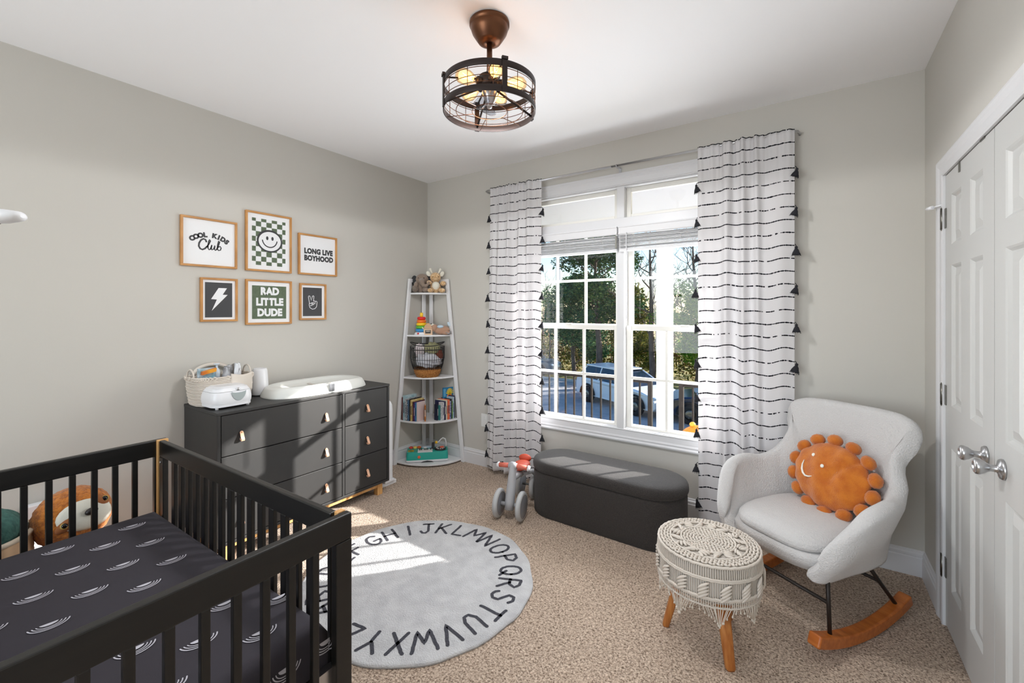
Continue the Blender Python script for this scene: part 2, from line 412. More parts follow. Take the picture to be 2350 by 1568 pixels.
def baseboard(name, p0, p1, inward):
    """profiled board along p0-p1; inward = unit vector into the room"""
    prof = [(0, 0), (0.014, 0), (0.014, 0.098), (0.010, 0.104), (0.012, 0.110), (0.012, 0.120), (0.007, 0.127), (0.006, 0.136), (0, 0.139)]
    vs = []
    for p in (p0, p1):
        for d, z in prof: vs.append((p[0]+inward[0]*d, p[1]+inward[1]*d, z))
    n = len(prof)
    m = MB().add(vs, [(i, i+1, n+i+1, n+i) for i in range(n-1)]+[tuple(range(n)), tuple(range(n, 2*n))])
    return struct(m.build(name, M['trim']))
baseboard('baseboard_back', (0, 0), (W, 0), (0, -1))
baseboard('baseboard_left', (0, 0), (0, NEARY), (1, 0))
baseboard('baseboard_right', (W, 0), (W, -0.337), (-1, 0))
baseboard('baseboard_near', (0, NEARY), (W, NEARY), (0, 1))

# casing that runs round an opening, profile in (distance outward from the opening, depth off the wall)
def casing(name, pts, closed, tow, outw, prof, m):
    """pts: corners of opening edge; outw: outward mitre vectors; tow: unit vector off the wall"""
    n = len(prof); vs = []
    for p, o_ in zip(pts, outw):
        for d, q in prof:
            vs.append(Vector(p)+Vector(o_)*d+Vector(tow)*q)
    fs = []; N = len(pts)
    for i in range(N if closed else N-1):
        j = (i+1) % N
        for k in range(n): fs.append((i*n+k, i*n+(k+1) % n, j*n+(k+1) % n, j*n+k))
    if not closed: fs += [tuple(range(n)), tuple(range((N-1)*n, N*n))]
    return struct(MB().add(vs, fs).build(name, m))
PR = [(0, 0), (0, 0.011), (0.006, 0.014), (0.012, 0.010), (0.05, 0.012), (0.062, 0.017), (0.072, 0.015), (0.084, 0.021), (0.094, 0.019), (0.098, 0)]
casing('trim_1', [(WX0, 0, WZ0), (WX1, 0, WZ0), (WX1, 0, WZ1), (WX0, 0, WZ1)], True, (0, -1, 0),
       [(-1, 0, -1), (1, 0, -1), (1, 0, 1), (-1, 0, 1)], PR, M['trim'])
PR2 = [(0, 0), (0, 0.010), (0.008, 0.013), (0.014, 0.010), (0.05, 0.011), (0.066, 0.016), (0.084, 0.018), (0.095, 0.016), (0.098, 0)]
casing('trim_2', [(W, D0, 0), (W, D0, DH), (W, D2, DH), (W, D2, 0)], False, (-1, 0, 0),
       [(0, 1, 0), (0, 1, 0.82), (0, -1, 0.82), (0, -1, 0)], PR2, M['trim'])

# unseen window behind the camera, added to let the fill lamp in
nw = empty('window_5', (0, 0, 0), kind='structure')
b = MB()
for x0, x1, z0, z1 in [(NX0, NX0+.05, NZ0, NZ1), (NX1-.05, NX1, NZ0, NZ1), (NX0, NX1, NZ0, NZ0+.05), (NX0, NX1, NZ1-.05, NZ1), ((NX0+NX1)/2-.03, (NX0+NX1)/2+.03, NZ0, NZ1)]:
    b.box(x0, x1, NEARY-0.08, NEARY-0.03, z0, z1)
b.build('window_frame', M['vinyl'], nw)

# ------------------------------------------------------------------ the big window: two double-hung units with transoms over them
def sash(parent, name, x0, x1, z0, z1, y, st, rb, rt, cols, rows, mw=0.020):
    d = 0.030; b = MB()
    b.box(x0, x0+st, y, y+d, z0, z1).box(x1-st, x1, y, y+d, z0, z1).box(x0+st, x1-st, y, y+d, z0, z0+rb).box(x0+st, x1-st, y, y+d, z1-rt, z1)
    s = b.build(name, M['vinyl'], parent, bevel=0.003)
    gx0, gx1, gz0, gz1 = x0+st, x1-st, z0+rb, z1-rt
    MB().box(gx0-.005, gx1+.005, y+0.013, y+0.017, gz0-.005, gz1+.005).build('pane', M['glass'], s)
    if cols > 1 or rows > 1:
        b = MB()
        for i in range(1, cols):
            x = gx0+(gx1-gx0)*i/cols; b.box(x-mw/2, x+mw/2, y+0.004, y+0.026, gz0, gz1)
        for j in range(1, rows):
            z = gz0+(gz1-gz0)*j/rows; b.box(gx0, gx1, y+0.006, y+0.024, z-mw/2, z+mw/2)
        b.build('muntin', M['vinyl'], s, bevel=0.003)
    return s
TB0, TB1 = 2.071, 2.142      # transom bar
MX0, MX1 = 2.011, 2.069      # mullion between the units
for i, (x0, x1) in enumerate([(WX0+.02, MX0), (MX1, WX1-.02)]):
    w_ = empty('window_%d' % (i+1), (0, 0, 0), kind='structure')
    sash(w_, 'upper_sash', x0, x1, 1.300, TB0+.01, 0.080, 0.040, 0.034, 0.04, 3, 2)
    s = sash(w_, 'lower_sash', x0, x1, 0.530, 1.326, 0.044, 0.040, 0.036, 0.036, 3, 2)
    MB().box((x0+x1)/2-.03, (x0+x1)/2+.03, 0.034, 0.05, 1.326, 1.338).build('sash_lock', M['vinyl'], s, bevel=.003)
    t_ = empty('window_%d' % (i+3), (0, 0, 0), kind='structure')
    sash(t_, 'transom_sash', x0, x1, TB1, WZ1, 0.044, 0.036, 0.030, 0.046, 1, 1)
b = MB().box(MX0, MX1, -0.006, 0.12, WZ0, TB0).box(MX0, MX1, -0.004, 0.12, TB1, WZ1).box(WX0, WX1, -0.008, 0.12, TB0, TB1)
b.box(WX0, WX0+.022, 0, .12, WZ0, WZ1).box(WX1-.022, WX1, 0, .12, WZ0, WZ1).box(WX0, WX1, 0, .12, WZ1-.012, WZ1).box(WX0, WX1, -0.001, .16, WZ0-.012, WZ0+.004)
struct(b.build('trim_3', M['trim'], bevel=0.003))

# ------------------------------------------------------------------ closet doors
def door(name, y0, y1):
    """six raised panels facing -x, skin plane at W"""
    g = empty(name, (0, 0, 0), kind='structure')
    s = -1
    yy = [y0-.003, y0-.100, y0-.251, y0-.370, y0-.524, y1+.003]
    zz = [0.012, 0.205, 0.835, 1.02, 1.640, 1.730, 1.950, DH-.004]
    b = MB(); X = W
    # rails and stiles as a grid with holes
    for i in range(5):
        for j in range(7):
            if i in (1, 3) and j in (1, 3, 5): 
                ya, yb, za, zb = yy[i], yy[i+1], zz[j], zz[j+1]
                steps = [(0, 0), (0.006, 0.004), (0.014, 0.012), (0.022, 0.012), (0.052, 0.003)]
                rings = []
                for d, q in steps:
                    rings.append([(X+q, ya-d, za+d), (X+q, yb+d, za+d), (X+q, yb+d, zb-d), (X+q, ya-d, zb-d)])
                vs = [p for r in rings for p in r]; fs = []
                for k in range(len(steps)-1):
                    for e in range(4): fs.append((k*4+e, k*4+(e+1) % 4, k*4+4+(e+1) % 4, k*4+4+e))
                fs.append(tuple(range(len(vs)-4, len(vs)))); b.add(vs, fs)
            else:
                b.add([(X, yy[i], zz[j]), (X, yy[i+1], zz[j]), (X, yy[i+1], zz[j+1]), (X, yy[i], zz[j+1])], [(0, 1, 2, 3)])
    b.box(X+.016, X+.036, yy[-1], yy[0], zz[0], zz[-1])
    for ya in (yy[0], yy[-1]): b.add([(X, ya, zz[0]), (X+.016, ya, zz[0]), (X+.016, ya, zz[-1]), (X, ya, zz[-1])], [(0, 1, 2, 3)])
    for za in (zz[0], zz[-1]): b.add([(X, yy[0], za), (X+.016, yy[0], za), (X+.016, yy[-1], za), (X, yy[-1], za)], [(0, 1, 2, 3)])
    bm_o = b.build('door_panel', M['door'], g, recalc=False)
    return g
def knob(parent, y):
    R = Matrix(((0, 0, -1), (0, 1, 0), (1, 0, 0)))
    k = MB().lathe([(0, 0), (0.033, 0), (0.033, 0.004), (0.030, 0.009), (0.016, 0.012), (0.0115, 0.016), (0.011, 0.030), (0.014, 0.036), (0.022, 0.046), (0.026, 0.056), (0.025, 0.064), (0.020, 0.068), (0.012, 0.069), (0.010, 0.066), (0, 0.066)], 32, (W, y, 0.93), R).build('door_knob', M['steel'], parent)
d1 = door('door_1', D0, D1); d2 = door('door_2', D1, D2)
knob(d1, -0.995); knob(d2, -1.160)
for z in (1.86, 1.055, 0.27):
    b = MB()
    b.tube([(W-.010, D0+.008, z-.048), (W-.010, D0+.008, z+.048)], 0.0065, 10)
    b.ball((W-.010, D0+.008, z+.05), .0055, 8, 5).ball((W-.010, D0+.008, z-.05), .0055, 8, 5)
    b.box(W-.0125, W-.001, D0+.008, D0+.035, z-.045, z+.045).box(W-.004, W-.001, D0-.02, D0+.004, z-.045, z+.045)
    b.build('hinge', M['dsteel'], d1)
MB().box(W-.004, W-.0005, D0-.24, D0-.225, DH-.045, DH-.003).box(W-.003, W+.002, D0-.55, D0-.50, DH-.007, DH).build('catch', M['dsteel'], d1)
# door stop on the top hinge
t = empty('door_stop', (W-.010, D0+.008, 1.925), 'white rubber-tipped hinge pin door stop on the top hinge of the closet door', 'door stop')
MB().tube([(0, 0, 0), (-.028, .052, 0)], 0.0035, 8).build('rod', M['white'], t)
MB().tube([(-.024, .045, 0), (-.038, .070, 0)], 0.0085, 10).tube([(-.038, .070, 0), (-.0425, .0785, 0)], 0.003, 8).build('tip', M['white'], t)
# outlet
t = tag(MB().box(0.700, 0.775, -0.006, 0, 0.365, 0.485).box(0.722, 0.753, -0.009, -0.006, 0.385, 0.418).box(0.722, 0.753, -0.009, -0.006, 0.432, 0.465).build('wall_outlet', M['whitem'], bevel=0.002), 'white electrical wall outlet half hidden by the left curtain', 'outlet')

# ------------------------------------------------------------------ blinds
def blind(x0, x1, label):
    g = empty('window_blind', (0, 0, 0), label, 'blind', 'raised window blinds')
    xm = (x0+x1)/2
    MB().box(x0, x1, -0.052, -0.040, 2.008, 2.071).box(x0, x1, -0.057, -0.040, 2.060, 2.068).box(x0, x1, -0.055, -.040, 2.012, 2.020).box(x0, x1, -0.040, 0.0, 2.03, 2.066).build('valance', M['blind'], g, bevel=0.002)
    sl = []
    for i in range(12):
        z = 1.909+i*0.0084; a = random.Random(i+int(x0*10)).uniform(-.08, .08)
        b = MB().box(x0+.006, x1-.006, -0.048, -0.002, -0.0014, 0.0014); b.xform(Matrix.Translation((0, 0, z)) @ Matrix.Translation((0, -.025, 0)) @ Matrix.Rotation(a, 4, 'X') @ Matrix.Translation((0, .025, 0)))
        b.build('slat', M['blind'], g)
    MB().box(x0+.004, x1-.004, -0.050, 0.0, 1.884, 1.902).build('bottom_rail', M['blind'], g, bevel=0.003)
    r = random.Random(3)
    for xx in (x0+.12, xm, x1-.12):
        b = MB()
        p = [(xx+r.uniform(-.02, .02), -0.053+r.uniform(-.002, .002), 2.005-k*.011) for k in range(10)]
        b.tube(p, 0.0012, 5); b.tube([(q[0]+.012*(1 if k % 2 else -1), q[1], q[2]) for k, q in enumerate(p)], 0.0009, 5)
        b.build('ladder_cord', M['blind'], g)
    return g
bl = blind(WX0+.025, 2.030, 'white slatted blind pulled up over the left half of the window')
MB().box(2.018, 2.030, -0.058, -0.052, 1.905, 2.0).build('valance_clip', M['dsteel'], bl)
br = blind(2.040, WX1-.025, 'white slatted blind pulled up over the right half of the window')
MB().tube([(2.105, -.060, 2.02), (2.106, -.062, 1.38)], 0.004, 8).build('tilt_wand', M['white'], br)

# ------------------------------------------------------------------ curtain rod and curtains
RY, RZ = -0.085, 2.515
g = empty('curtain_rod', (0, 0, 0), 'thin silver curtain rod over the window with a bracket in its middle', 'curtain rod')
b = MB().tube([(0.80, -0.004, RZ), (0.80, -0.03, RZ), (0.812, -0.07, RZ), (0.84, RY, RZ), (2.0, RY, RZ)], 0.0085, 12)
b.build('rod_tube', M['steel'], g)
MB().tube([(1.98, RY, RZ), (3.14, RY, RZ), (3.165, -0.07, RZ), (3.175, -.03, RZ), (3.175, -.004, RZ)], 0.0075, 12).build('rod_tube', M['steel'], g)
MB().box(2.03, 2.045, RY-.004, 0, RZ-.006, RZ+.002).box(2.028, 2.047, -.004, 0, RZ-.055, RZ+.005).tube([(2.035, RY, RZ), (2.043, RY, RZ)], .0105, 12).build('bracket', M['steel'], g)

def curtain(x0, x1, x0b, x1b, name, label, seed, folds, tl, tr, zb):
    """folds: list of (s centre, width, depth); the cloth hangs from RZ down to zb"""
    r = random.Random(seed); ZT = RZ+0.012
    NU, NV = 170, 90
    def off(s, t):      # t: 0 top .. 1 bottom
        v = 0
        for c, w_, d, dirn in folds:
            c2 = c+dirn*t*0.05; q = (s-c2)/w_
            v += 1.45*d*math.exp(-q*q*1.3)*(0.45+0.75*min(1, t*2.2))
        gath = 0.009*sin(s*95+seed)*math.exp(-t*16)*(1 if 0.2 < s < 0.72 else .45)+0.006*sin(s*41+1)*math.exp(-t*7)
        return v+gath+0.0035*sin(s*17+t*3+seed)
    g = empty(name, (0, 0, 0), label, 'curtain', 'striped curtain panels')
    mb = MB(); mb.uv = []
    # arc length for u
    xs = []; u = 0; prev = None; us = []
    for i in range(NU+1):
        s = i/NU; p = Vector((x0+(x1-x0)*s, off(s, .5)))
        if prev is not None: u += (p-prev).length
        prev = p; us.append(u)
    def sag(s): return 0.006*sin(s*9+seed)+0.004*sin(s*23)
    for j in range(NV+1):
        t = j/NV
        for i in range(NU+1):
            s = i/NU
            a = x0+(x0b-x0)*t; c = x1+(x1b-x1)*t
            zz = ZT+(zb-ZT)*t
            y = RY-0.012-off(s, t)
            mb.v.append((a+(c-a)*s, y, zz)); mb.uv.append((us[i]+seed, ZT-zz+sag(s)*min(1, t*3)*(1.6 if t > .5 else 1)+0.036))
    K = NU+1
    for j in range(NV):
        for i in range(NU):
            mb.f.append([j*K+i, j*K+i+1, (j+1)*K+i+1, (j+1)*K+i]); mb.m.append(0); mb.s.append(True)
    mb.build('cloth', M['curtain'], g, recalc=False, solid=0.0012)
    # rod pocket behind the rod
    def tas(x, y, z, side):
        rr = random.Random(int(z*100)+side*7+seed)
        sc = rr.uniform(.92, 1.1); tx = side*0.010+rr.uniform(-.004, .004)
        m = MB(); m.tube([(0, 0, 0), (tx*.6, 0, -.006), (tx, 0, -.015)], 0.0022, 6)
        m.ball((tx, 0, -.020), (.008, .008, .008), 10, 7)
        pr = [(0.0065, -.024), (.0075, -.028), (.012, -.036), (.017, -.048), (.0215, -.060), (.019, -.064), (0, -.063)]
        rot = Matrix.Rotation(side*rr.uniform(-.05, .35), 3, 'Y')
        q = MB().lathe([(a*(1+.0), b_+.024) for a, b_ in pr], 18)
        q.v = [tuple(rot @ Vector((v[0]*(1+.10*sin(k*2.3)), v[1]*(.8+.08*cos(k*1.7)), v[2]*(1+.06*sin(k*3.1))))) for k, v in enumerate(q.v)]
        m.add([(v[0]+tx, v[1], v[2]-.024) for v in q.v], q.f, True)
        for k in range(14):
            aa = k*2*pi/14; m.tube([(tx, 0, -.026), tuple(Vector((tx, 0, -.024))+rot @ Vector((.020*cos(aa), .016*sin(aa), -.034))), tuple(Vector((tx, 0, -.024))+rot @ Vector((.024*cos(aa), .019*sin(aa), -.046+rr.uniform(-.004, .002))))], .0016, 4)
        m.v = [(v[0]*sc+x, v[1]*sc+y, v[2]*sc+z) for v in m.v]
        m.build('tassel', M['tassel'], g)
    for side, zs in ((-1, tl), (1, tr)):
        for z in zs:
            t = (ZT-z)/(ZT-zb); xx = (x0+(x0b-x0)*t) if side < 0 else (x1+(x1b-x1)*t)
            tas(xx+side*.002, RY-.014-off(0 if side < 0 else 1, t), z, side)
    return g
zs = [2.292-.2325*k for k in range(10)]
curtain(0.884, 1.400, 0.838, 1.400, 'curtain', 'striped white curtain with black tassels left of the window', 1,
        [(0.22, .06, .028, -.6), (.40, .045, .034, 0), (.60, .05, .022, .4), (.78, .05, .026, .2), (.08, .05, .012, 0)], zs, zs, 0.040)
curtain(2.608, 3.150, 2.615, 3.150, 'curtain', 'striped white curtain with black tassels behind the rocking chair', 5,
        [(.33, .055, .034, -.5), (.50, .05, .030, 0), (.64, .04, .022, .3), (.86, .10, .012, 0), (.04, .05, .008, 0)], [z for z in zs], [z+.01 for z in zs[:9]], 0.045)

# ================================================================== OUTSIDE
struct(MB().box(-1.5, 6.0, 0.16, 2.1, -0.42, -0.30).build('porch_floor', M['ext']))
struct(MB().box(-2.5, 7.0, 0.16, 2.2, 2.86, 2.92).box(-2.5, 7.0, 1.88, 2.06, 2.57, 2.86).build('porch_ceiling', M['pceil']))
cl = empty('porch_column', (1.85, 1.95, -0.30), 'white square porch column outside the right half of the window', 'column')
b = MB().box(-.062, .062, -.062, .062, 0.16, 2.76)
for sx in (-1, 1):
    b.box(sx*.062-.012*(sx < 0), sx*.062+.012*(sx > 0), -.058, -.030, .16, 2.7).box(sx*.062-.012*(sx < 0), sx*.062+.012*(sx > 0), .030, .058, .16, 2.7)
b.build('shaft', M['ext'], cl, bevel=.004)
b = MB().box(-.080, -.045, -.082, -.062, .1, 2.76).box(.045, .080, -.082, -.062, .1, 2.76).build('corner_board', M['ext'], cl, bevel=.003)
MB().box(-.10, .10, -.10, .10, 0, .16).build('column_base', M['ext'], cl, bevel=.006)
MB().box(-.10, .10, -.10, .10, 2.76, 2.87).build('column_cap', M['ext'], cl, bevel=.006)
def railing(xa, xb, newels, label):
    g = empty('porch_railing', (xa, 1.95, -0.30), label, 'railing', 'black porch railing sections')
    L = xb-xa
    MB().box(0, L, -.022, .022, .905, .935).box(0, L, -.016, .016, .885, .905).build('top_rail', M['iron'], g, bevel=.003)
    MB().box(0, L, -.014, .014, .06, .09).build('bottom_rail', M['iron'], g)
    for nx in newels: MB().box(nx-xa-.024, nx-xa+.024, -.024, .024, 0, .93).build('newel_post', M['iron'], g, bevel=.003)
    x = newels[0]+(.123 if newels[0] < xb-.3 else -.123)
    xs = []
    while xa < x < xb: xs.append(x); x += .123 if newels[0] < xb-.3 else -.123
    for x in xs: MB().box(x-xa-.0095, x-xa+.0095, -.0095, .0095, .09, .886).build('baluster', M['iron'], g)
railing(-0.90, 1.701, [1.676], 'black metal porch railing left of the white column')
railing(2.003, 3.6, [2.027], 'black metal porch railing right of the white column')
# carved orange lantern on the porch
g = empty('carved_pumpkin', (2.395, 1.0, -0.30), 'orange slotted pumpkin lantern standing on the porch by the railing', 'pumpkin')
def pk(p, d):
    t = atan2(d.y, d.x); s = 1+.05*abs(cos(t*6)); return Vector((p.x*s, p.y*s, p.z))
b = MB().ball((0, 0, .56), (.155, .155, .14), 60, 18, fn=pk); b.build('pumpkin_body', col((232, 138, 30), .5), g)
b = MB()
for zz in (.50, .56, .62):
    for k in range(16):
        a = k*pi/8+zz*3; d = Vector((cos(a), sin(a), 0)); r_ = .158*sqrt(max(0, 1-((zz-.56)/.14)**2)); b.ball((d.x*r_, d.y*r_, zz), (.010, .022, .009), 8, 6, Rz(a))
b.build('slot', col((70, 32, 8)), g)
MB().ball((-.05, 0, .705), (.028, .028, .024), 12, 8).build('pumpkin_stem', col((240, 176, 64)), g)
MB().lathe([(0, 0), (.17, 0), (.17, .02), (.13, .06), (.13, .38), (.16, .42), (0, .43)], 24).build('stand', M['ext'], g)

GZ = -2.8
ys = [(2.1, -.9), (4, -1.4), (7, -2.4), (10, GZ), (12.5, GZ)]
b = MB()
for (ya, za), (yb, zb) in zip(ys[:-1], ys[1:]): b.add([(-60, ya, za), (40, ya, za), (40, yb, zb), (-60, yb, zb)], [(0, 1, 2, 3)])
b.add([(-60, 20.5, GZ+.01), (40, 20.5, GZ+.01), (40, 60, GZ+.6), (-60, 60, GZ+.6)], [(0, 1, 2, 3)])
struct(b.build('lawn', M['lawn']))
struct(MB().add([(-60, 12.5, GZ), (40, 12.5, GZ), (40, 20.5, GZ), (-60, 20.5, GZ)], [(0, 1, 2, 3)]).build('street', M['asphalt']))
struct(MB().box(-60, 40, 12.38, 12.52, GZ-.1, GZ+.10).box(-60, 40, 20.42, 20.56, GZ-.1, GZ+.12).build('kerb', col((186, 184, 178), .9)))

def car(name, label, paint, loc, rz, group=None):
    g = empty(name, loc, label, 'car', group, rz)
    # side profile, x forward, z up
    low = [(-2.28, .42), (-2.30, .75), (-2.24, 1.02), (-2.10, 1.10), (.95, 1.06), (1.60, 1.00), (2.12, .86), (2.28, .68), (2.30, .42), (2.2, .30), (-2.2, .30)]
    def widthat(x): return .92-.10*max(0, (abs(x)-1.7)/.6)**1.5
    b = MB(); n = len(low)
    rows = [(-1.0, 1), (-.96, .9), (-.6, 0), (0, 0), (.6, 0), (.96, .9), (1.0, 1)]
    vs = []
    for wy, _ in [(-1, 0), (-.93, 0), (0, 0), (.93, 0), (1, 0)]:
        for x, z in low:
            zz = z if abs(wy) < .99 else z-.06*(z > .9)
            vs.append((x, wy*widthat(x), zz))
    fs = []
    for i in range(4):
        for k in range(n): fs.append((i*n+k, i*n+(k+1) % n, (i+1)*n+(k+1) % n, (i+1)*n+k))
    fs += [tuple(range(n)), tuple(range(4*n, 5*n))]
    b.add(vs, fs, False); b.build('body', paint, g, bevel=.03, seg=3)
    cab = [(-2.08, 1.07), (-1.72, 1.56), (-1.3, 1.63), (-.1, 1.62), (.32, 1.52), (1.12, 1.05)]
    m = len(cab); vs = []
    for wy in (-1, 1):
        for x, z in cab: vs.append((x, wy*(.86-.24*(z-1.05)/.58), z))
    fs = [(k, (k+1) % m, m+(k+1) % m, m+k) for k in range(m)]+[tuple(range(m)), tuple(range(m, 2*m))]
    MB().add(vs, fs).build('cabin_glass', mat('car_glass', (26, 38, 52), .08, spec=.8) if 'car_glass' not in MATS else MATS['car_glass'], g, bevel=.02)
    b = MB().box(-1.78, .30, -.635, .635, 1.585, 1.655)
    for sy in (-1, 1):
        for x0, x1 in ((-2.06, -1.70), (-.72, -.66), (.30, 1.10)):
            z0, z1 = (1.07, 1.57) if x0 < -2 else ((1.05, 1.61) if x0 < 0 else (1.54, 1.06))
            b.tube([(x0, sy*(.86-.24*(z0-1.05)/.58+.004), z0), (x1 if x0 > 0 or x0 < -2 else x0, sy*(.86-.24*(z1-1.05)/.58+.004), z1)], .035, 6)
    b.build('roof', paint, g, bevel=.02)
    for x in (-1.42, 1.42):
        for sy in (-1, 1):
            R = Rx(pi/2)
            w_ = MB().lathe([(.20, -.11), (.33, -.11), (.36, -.07), (.36, .07), (.33, .11), (.20, .11)], 28, (x, sy*.84, .36), R).build('wheel', col((30, 30, 32), .8), g)
            bb = MB().lathe([(0, -.09*sy), (.05, -.10*sy), (.20, -.08*sy), (.22, -.04*sy)], 20, (x, sy*.84, .36), R)
            for k in range(5): bb.ball((x+.13*cos(k*1.2566), sy*.925, .36+.13*sin(k*1.2566)), (.03, .01, .03), 6, 4)
            bb.build('rim', M['dsteel'], w_)
            MB().tube([(x+.44*cos(a), sy*.90, .36+.44*sin(a)) for a in [pi*k/10 for k in range(11)]], .05, 6).build('wheel_arch', col((26, 27, 30), .8), g)
    for sy in (-1, 1):
        MB().ball((2.17, sy*.66, .78), (.12, .17, .06), 10, 6).build('headlight', col((190, 205, 220), .1), g)
        MB().ball((-2.26, sy*.70, .92), (.05, .14, .09), 10, 6).build('tail_light', col((150, 30, 24), .3), g)
        MB().ball((.85, sy*1.0, 1.12), (.09, .10, .07), 10, 6).build('mirror', paint, g)
    MB().box(2.22, 2.33, -.55, .55, .38, .56).build('grille', col((20, 20, 22), .5), g, bevel=.02)
    return g
car('parked_suv', 'white SUV parked across the street behind the porch railing', mat('car_white', (226, 232, 240), .25, coat=.5), (-3.55, 15.7, GZ), atan2(-1.4, 2.69)).scale = (1.09, 1.05, 1.03)
car('parked_sedan', 'dark blue car parked at the right behind the porch railing', mat('car_blue', (30, 42, 66), .2, coat=.6), (0.55, 15.3, GZ), radians(-160))
car('parked_hatchback', 'teal car parked far off at the left edge of the view', mat('car_teal', (54, 84, 102), .25, coat=.5), (-12.6, 21.6, GZ), radians(8))

def leaves(mb, c, r, n, size, rnd, squash=.8):
    for _ in range(n):
        d = Vector((rnd.gauss(0, 1), rnd.gauss(0, 1), rnd.gauss(0, 1))).normalized()
        p = Vector(c)+Vector((d.x*r, d.y*r, d.z*r*squash))*rnd.random()**.45
        a = Vector((rnd.gauss(0, 1), rnd.gauss(0, 1), rnd.gauss(0, .6))).normalized(); b_ = a.orthogonal().normalized(); s_ = size*rnd.uniform(.6, 1.3)
        mb.add([p-a*s_, p-b_*s_*.45, p+a*s_, p+b_*s_*.45], [(0, 1, 2, 3)])
def tree(name, label, loc, hgt, spread, leafm, seed, nleaf=900, lsize=.10, bare=False, group='trees across the street', z0=.25, depth=3, tr=.16, conical=False):
    rnd = random.Random(seed); g = empty(name, loc, label, 'tree', group)
    br = MB(); tips = []
    def grow(p, d, L, r, lev):
        n = 4; pts = [p]; dd = Vector(d)
        for k in range(n):
            dd = (dd+Vector((rnd.gauss(0, .13), rnd.gauss(0, .13), rnd.gauss(.03, .06)))).normalized()
            pts.append(pts[-1]+dd*L/n)
        br.tube(pts, [r*(1-.5*k/n) for k in range(n+1)], 6 if lev < 2 else 4, cap=False)
        if lev >= depth: tips.append(pts[-1]); tips.append(pts[2]); return
        for k in range(rnd.randint(3, 4) if not bare else 4):
            q = pts[rnd.randint(2, n)]; a = rnd.uniform(0, 2*pi); el = rnd.uniform(.35, .9) if bare else rnd.uniform(.1, .7)
            nd = (dd*.5+Vector((cos(a)*cos(el), sin(a)*cos(el), sin(el)))).normalized()
            grow(q, nd, L*rnd.uniform(.55, .75), r*.5, lev+1)
    top = None
    pts = [Vector((0, 0, 0))]; d = Vector((0, 0, 1))
    N = 9
    for k in range(N):
        d = (d+Vector((rnd.gauss(0, .06), rnd.gauss(0, .06), .1))).normalized(); pts.append(pts[-1]+d*hgt*.85/N)
    br.tube(pts, [tr*(1-.85*k/N) for k in range(N+1)], 8, cap=False)
    nb = 15 if not conical else 22
    for i in range(nb):
        f = z0+(1-z0)*i/nb; q = pts[min(N, int(f*N))].lerp(pts[min(N, int(f*N)+1)], f*N-int(f*N)) if f < 1 else pts[-1]
        a = i*2.4+rnd.uniform(-.3, .3)
        L = spread*((1-f)*1.1+.25 if conical else (.45+.55*sin(pi*min(1, (f-z0)/(1-z0)*.9+.15))))*rnd.uniform(.7, 1.05)*.62
        el = .15 if conical else rnd.uniform(.25, .8)
        grow(q, Vector((cos(a)*cos(el), sin(a)*cos(el), sin(el))), L, tr*.35*(1-f*.5), depth-1 if not bare else depth-2 if depth > 2 else 1)
    br.build('trunk', M['bark'], g, recalc=False)
    if leafm:
        lf = MB(); per = max(1, nleaf//max(1, len(tips)))
        for t_ in tips: leaves(lf, t_, spread*.20, per, lsize, rnd)
        lf.build('foliage', leafm, g, recalc=False)
    return g
tree('evergreen_tree', 'tall dark evergreen tree behind the left half of the window', (-7.2, 21.5, GZ+.1), 10.5, 3.8, M['leafg'], 11, 15000, .12, tr=.24, z0=.38)
tree('cedar_tree', 'dense blue-green cedar left of the tall evergreen', (-9.4, 22.5, GZ+.1), 6.5, 3.4, M['leafb'], 12, 14000, .115, z0=.12)
tree('bare_tree', 'leafless grey tree left of the white porch column', (-4.1, 21.5, GZ+.1), 10.5, 3.6, None, 13, bare=True, tr=.20, depth=4)
tree('bare_tree', 'leafless tree right of the white porch column', (-1.9, 22.5, GZ+.1), 10.5, 3.4, M['leafa'], 14, 300, .05, bare=True, tr=.18, depth=4)
tree('leafy_tree', 'bright green leafy tree right of the white porch column', (-1.35, 19.2+2.2, GZ+.1), 5.2, 3.2, M['leafy'], 15, 12000, .10, z0=.2)
tree('holly_tree', 'yellow-green bushy tree beside the window mullion', (-5.6, 22.8, GZ+.1), 6.0, 2.8, M['leafo'], 16, 9000, .10, z0=.1)
tree('cedar_tree', 'green cedar at the right edge of the window view', (0.2, 23.5, GZ+.1), 8.0, 3.6, M['leafb'], 17, 9000, .11, z0=.2)
tree('bare_sapling', 'thin leafless sapling at the left edge of the window view', (-11.6, 23.0, GZ+.1), 8.0, 1.6, None, 18, bare=True, tr=.06, depth=3)
rt = empty('radio_mast', (-26.5, 52, GZ), 'thin lattice radio mast against the sky at the far left', 'mast')
b = MB()
for dx in (-.28, .28): b.tube([(dx, 0, 0), (dx, 0, 17)], .05, 5)
for k in range(16): b.tube([(-.28, 0, 1+k), (.28, 0, 2+k)], .025, 4)
b.tube([(-.9, 0, 13.2), (.9, 0, 13.2)], .05, 5); b.build('lattice', col((120, 132, 150)), rt)
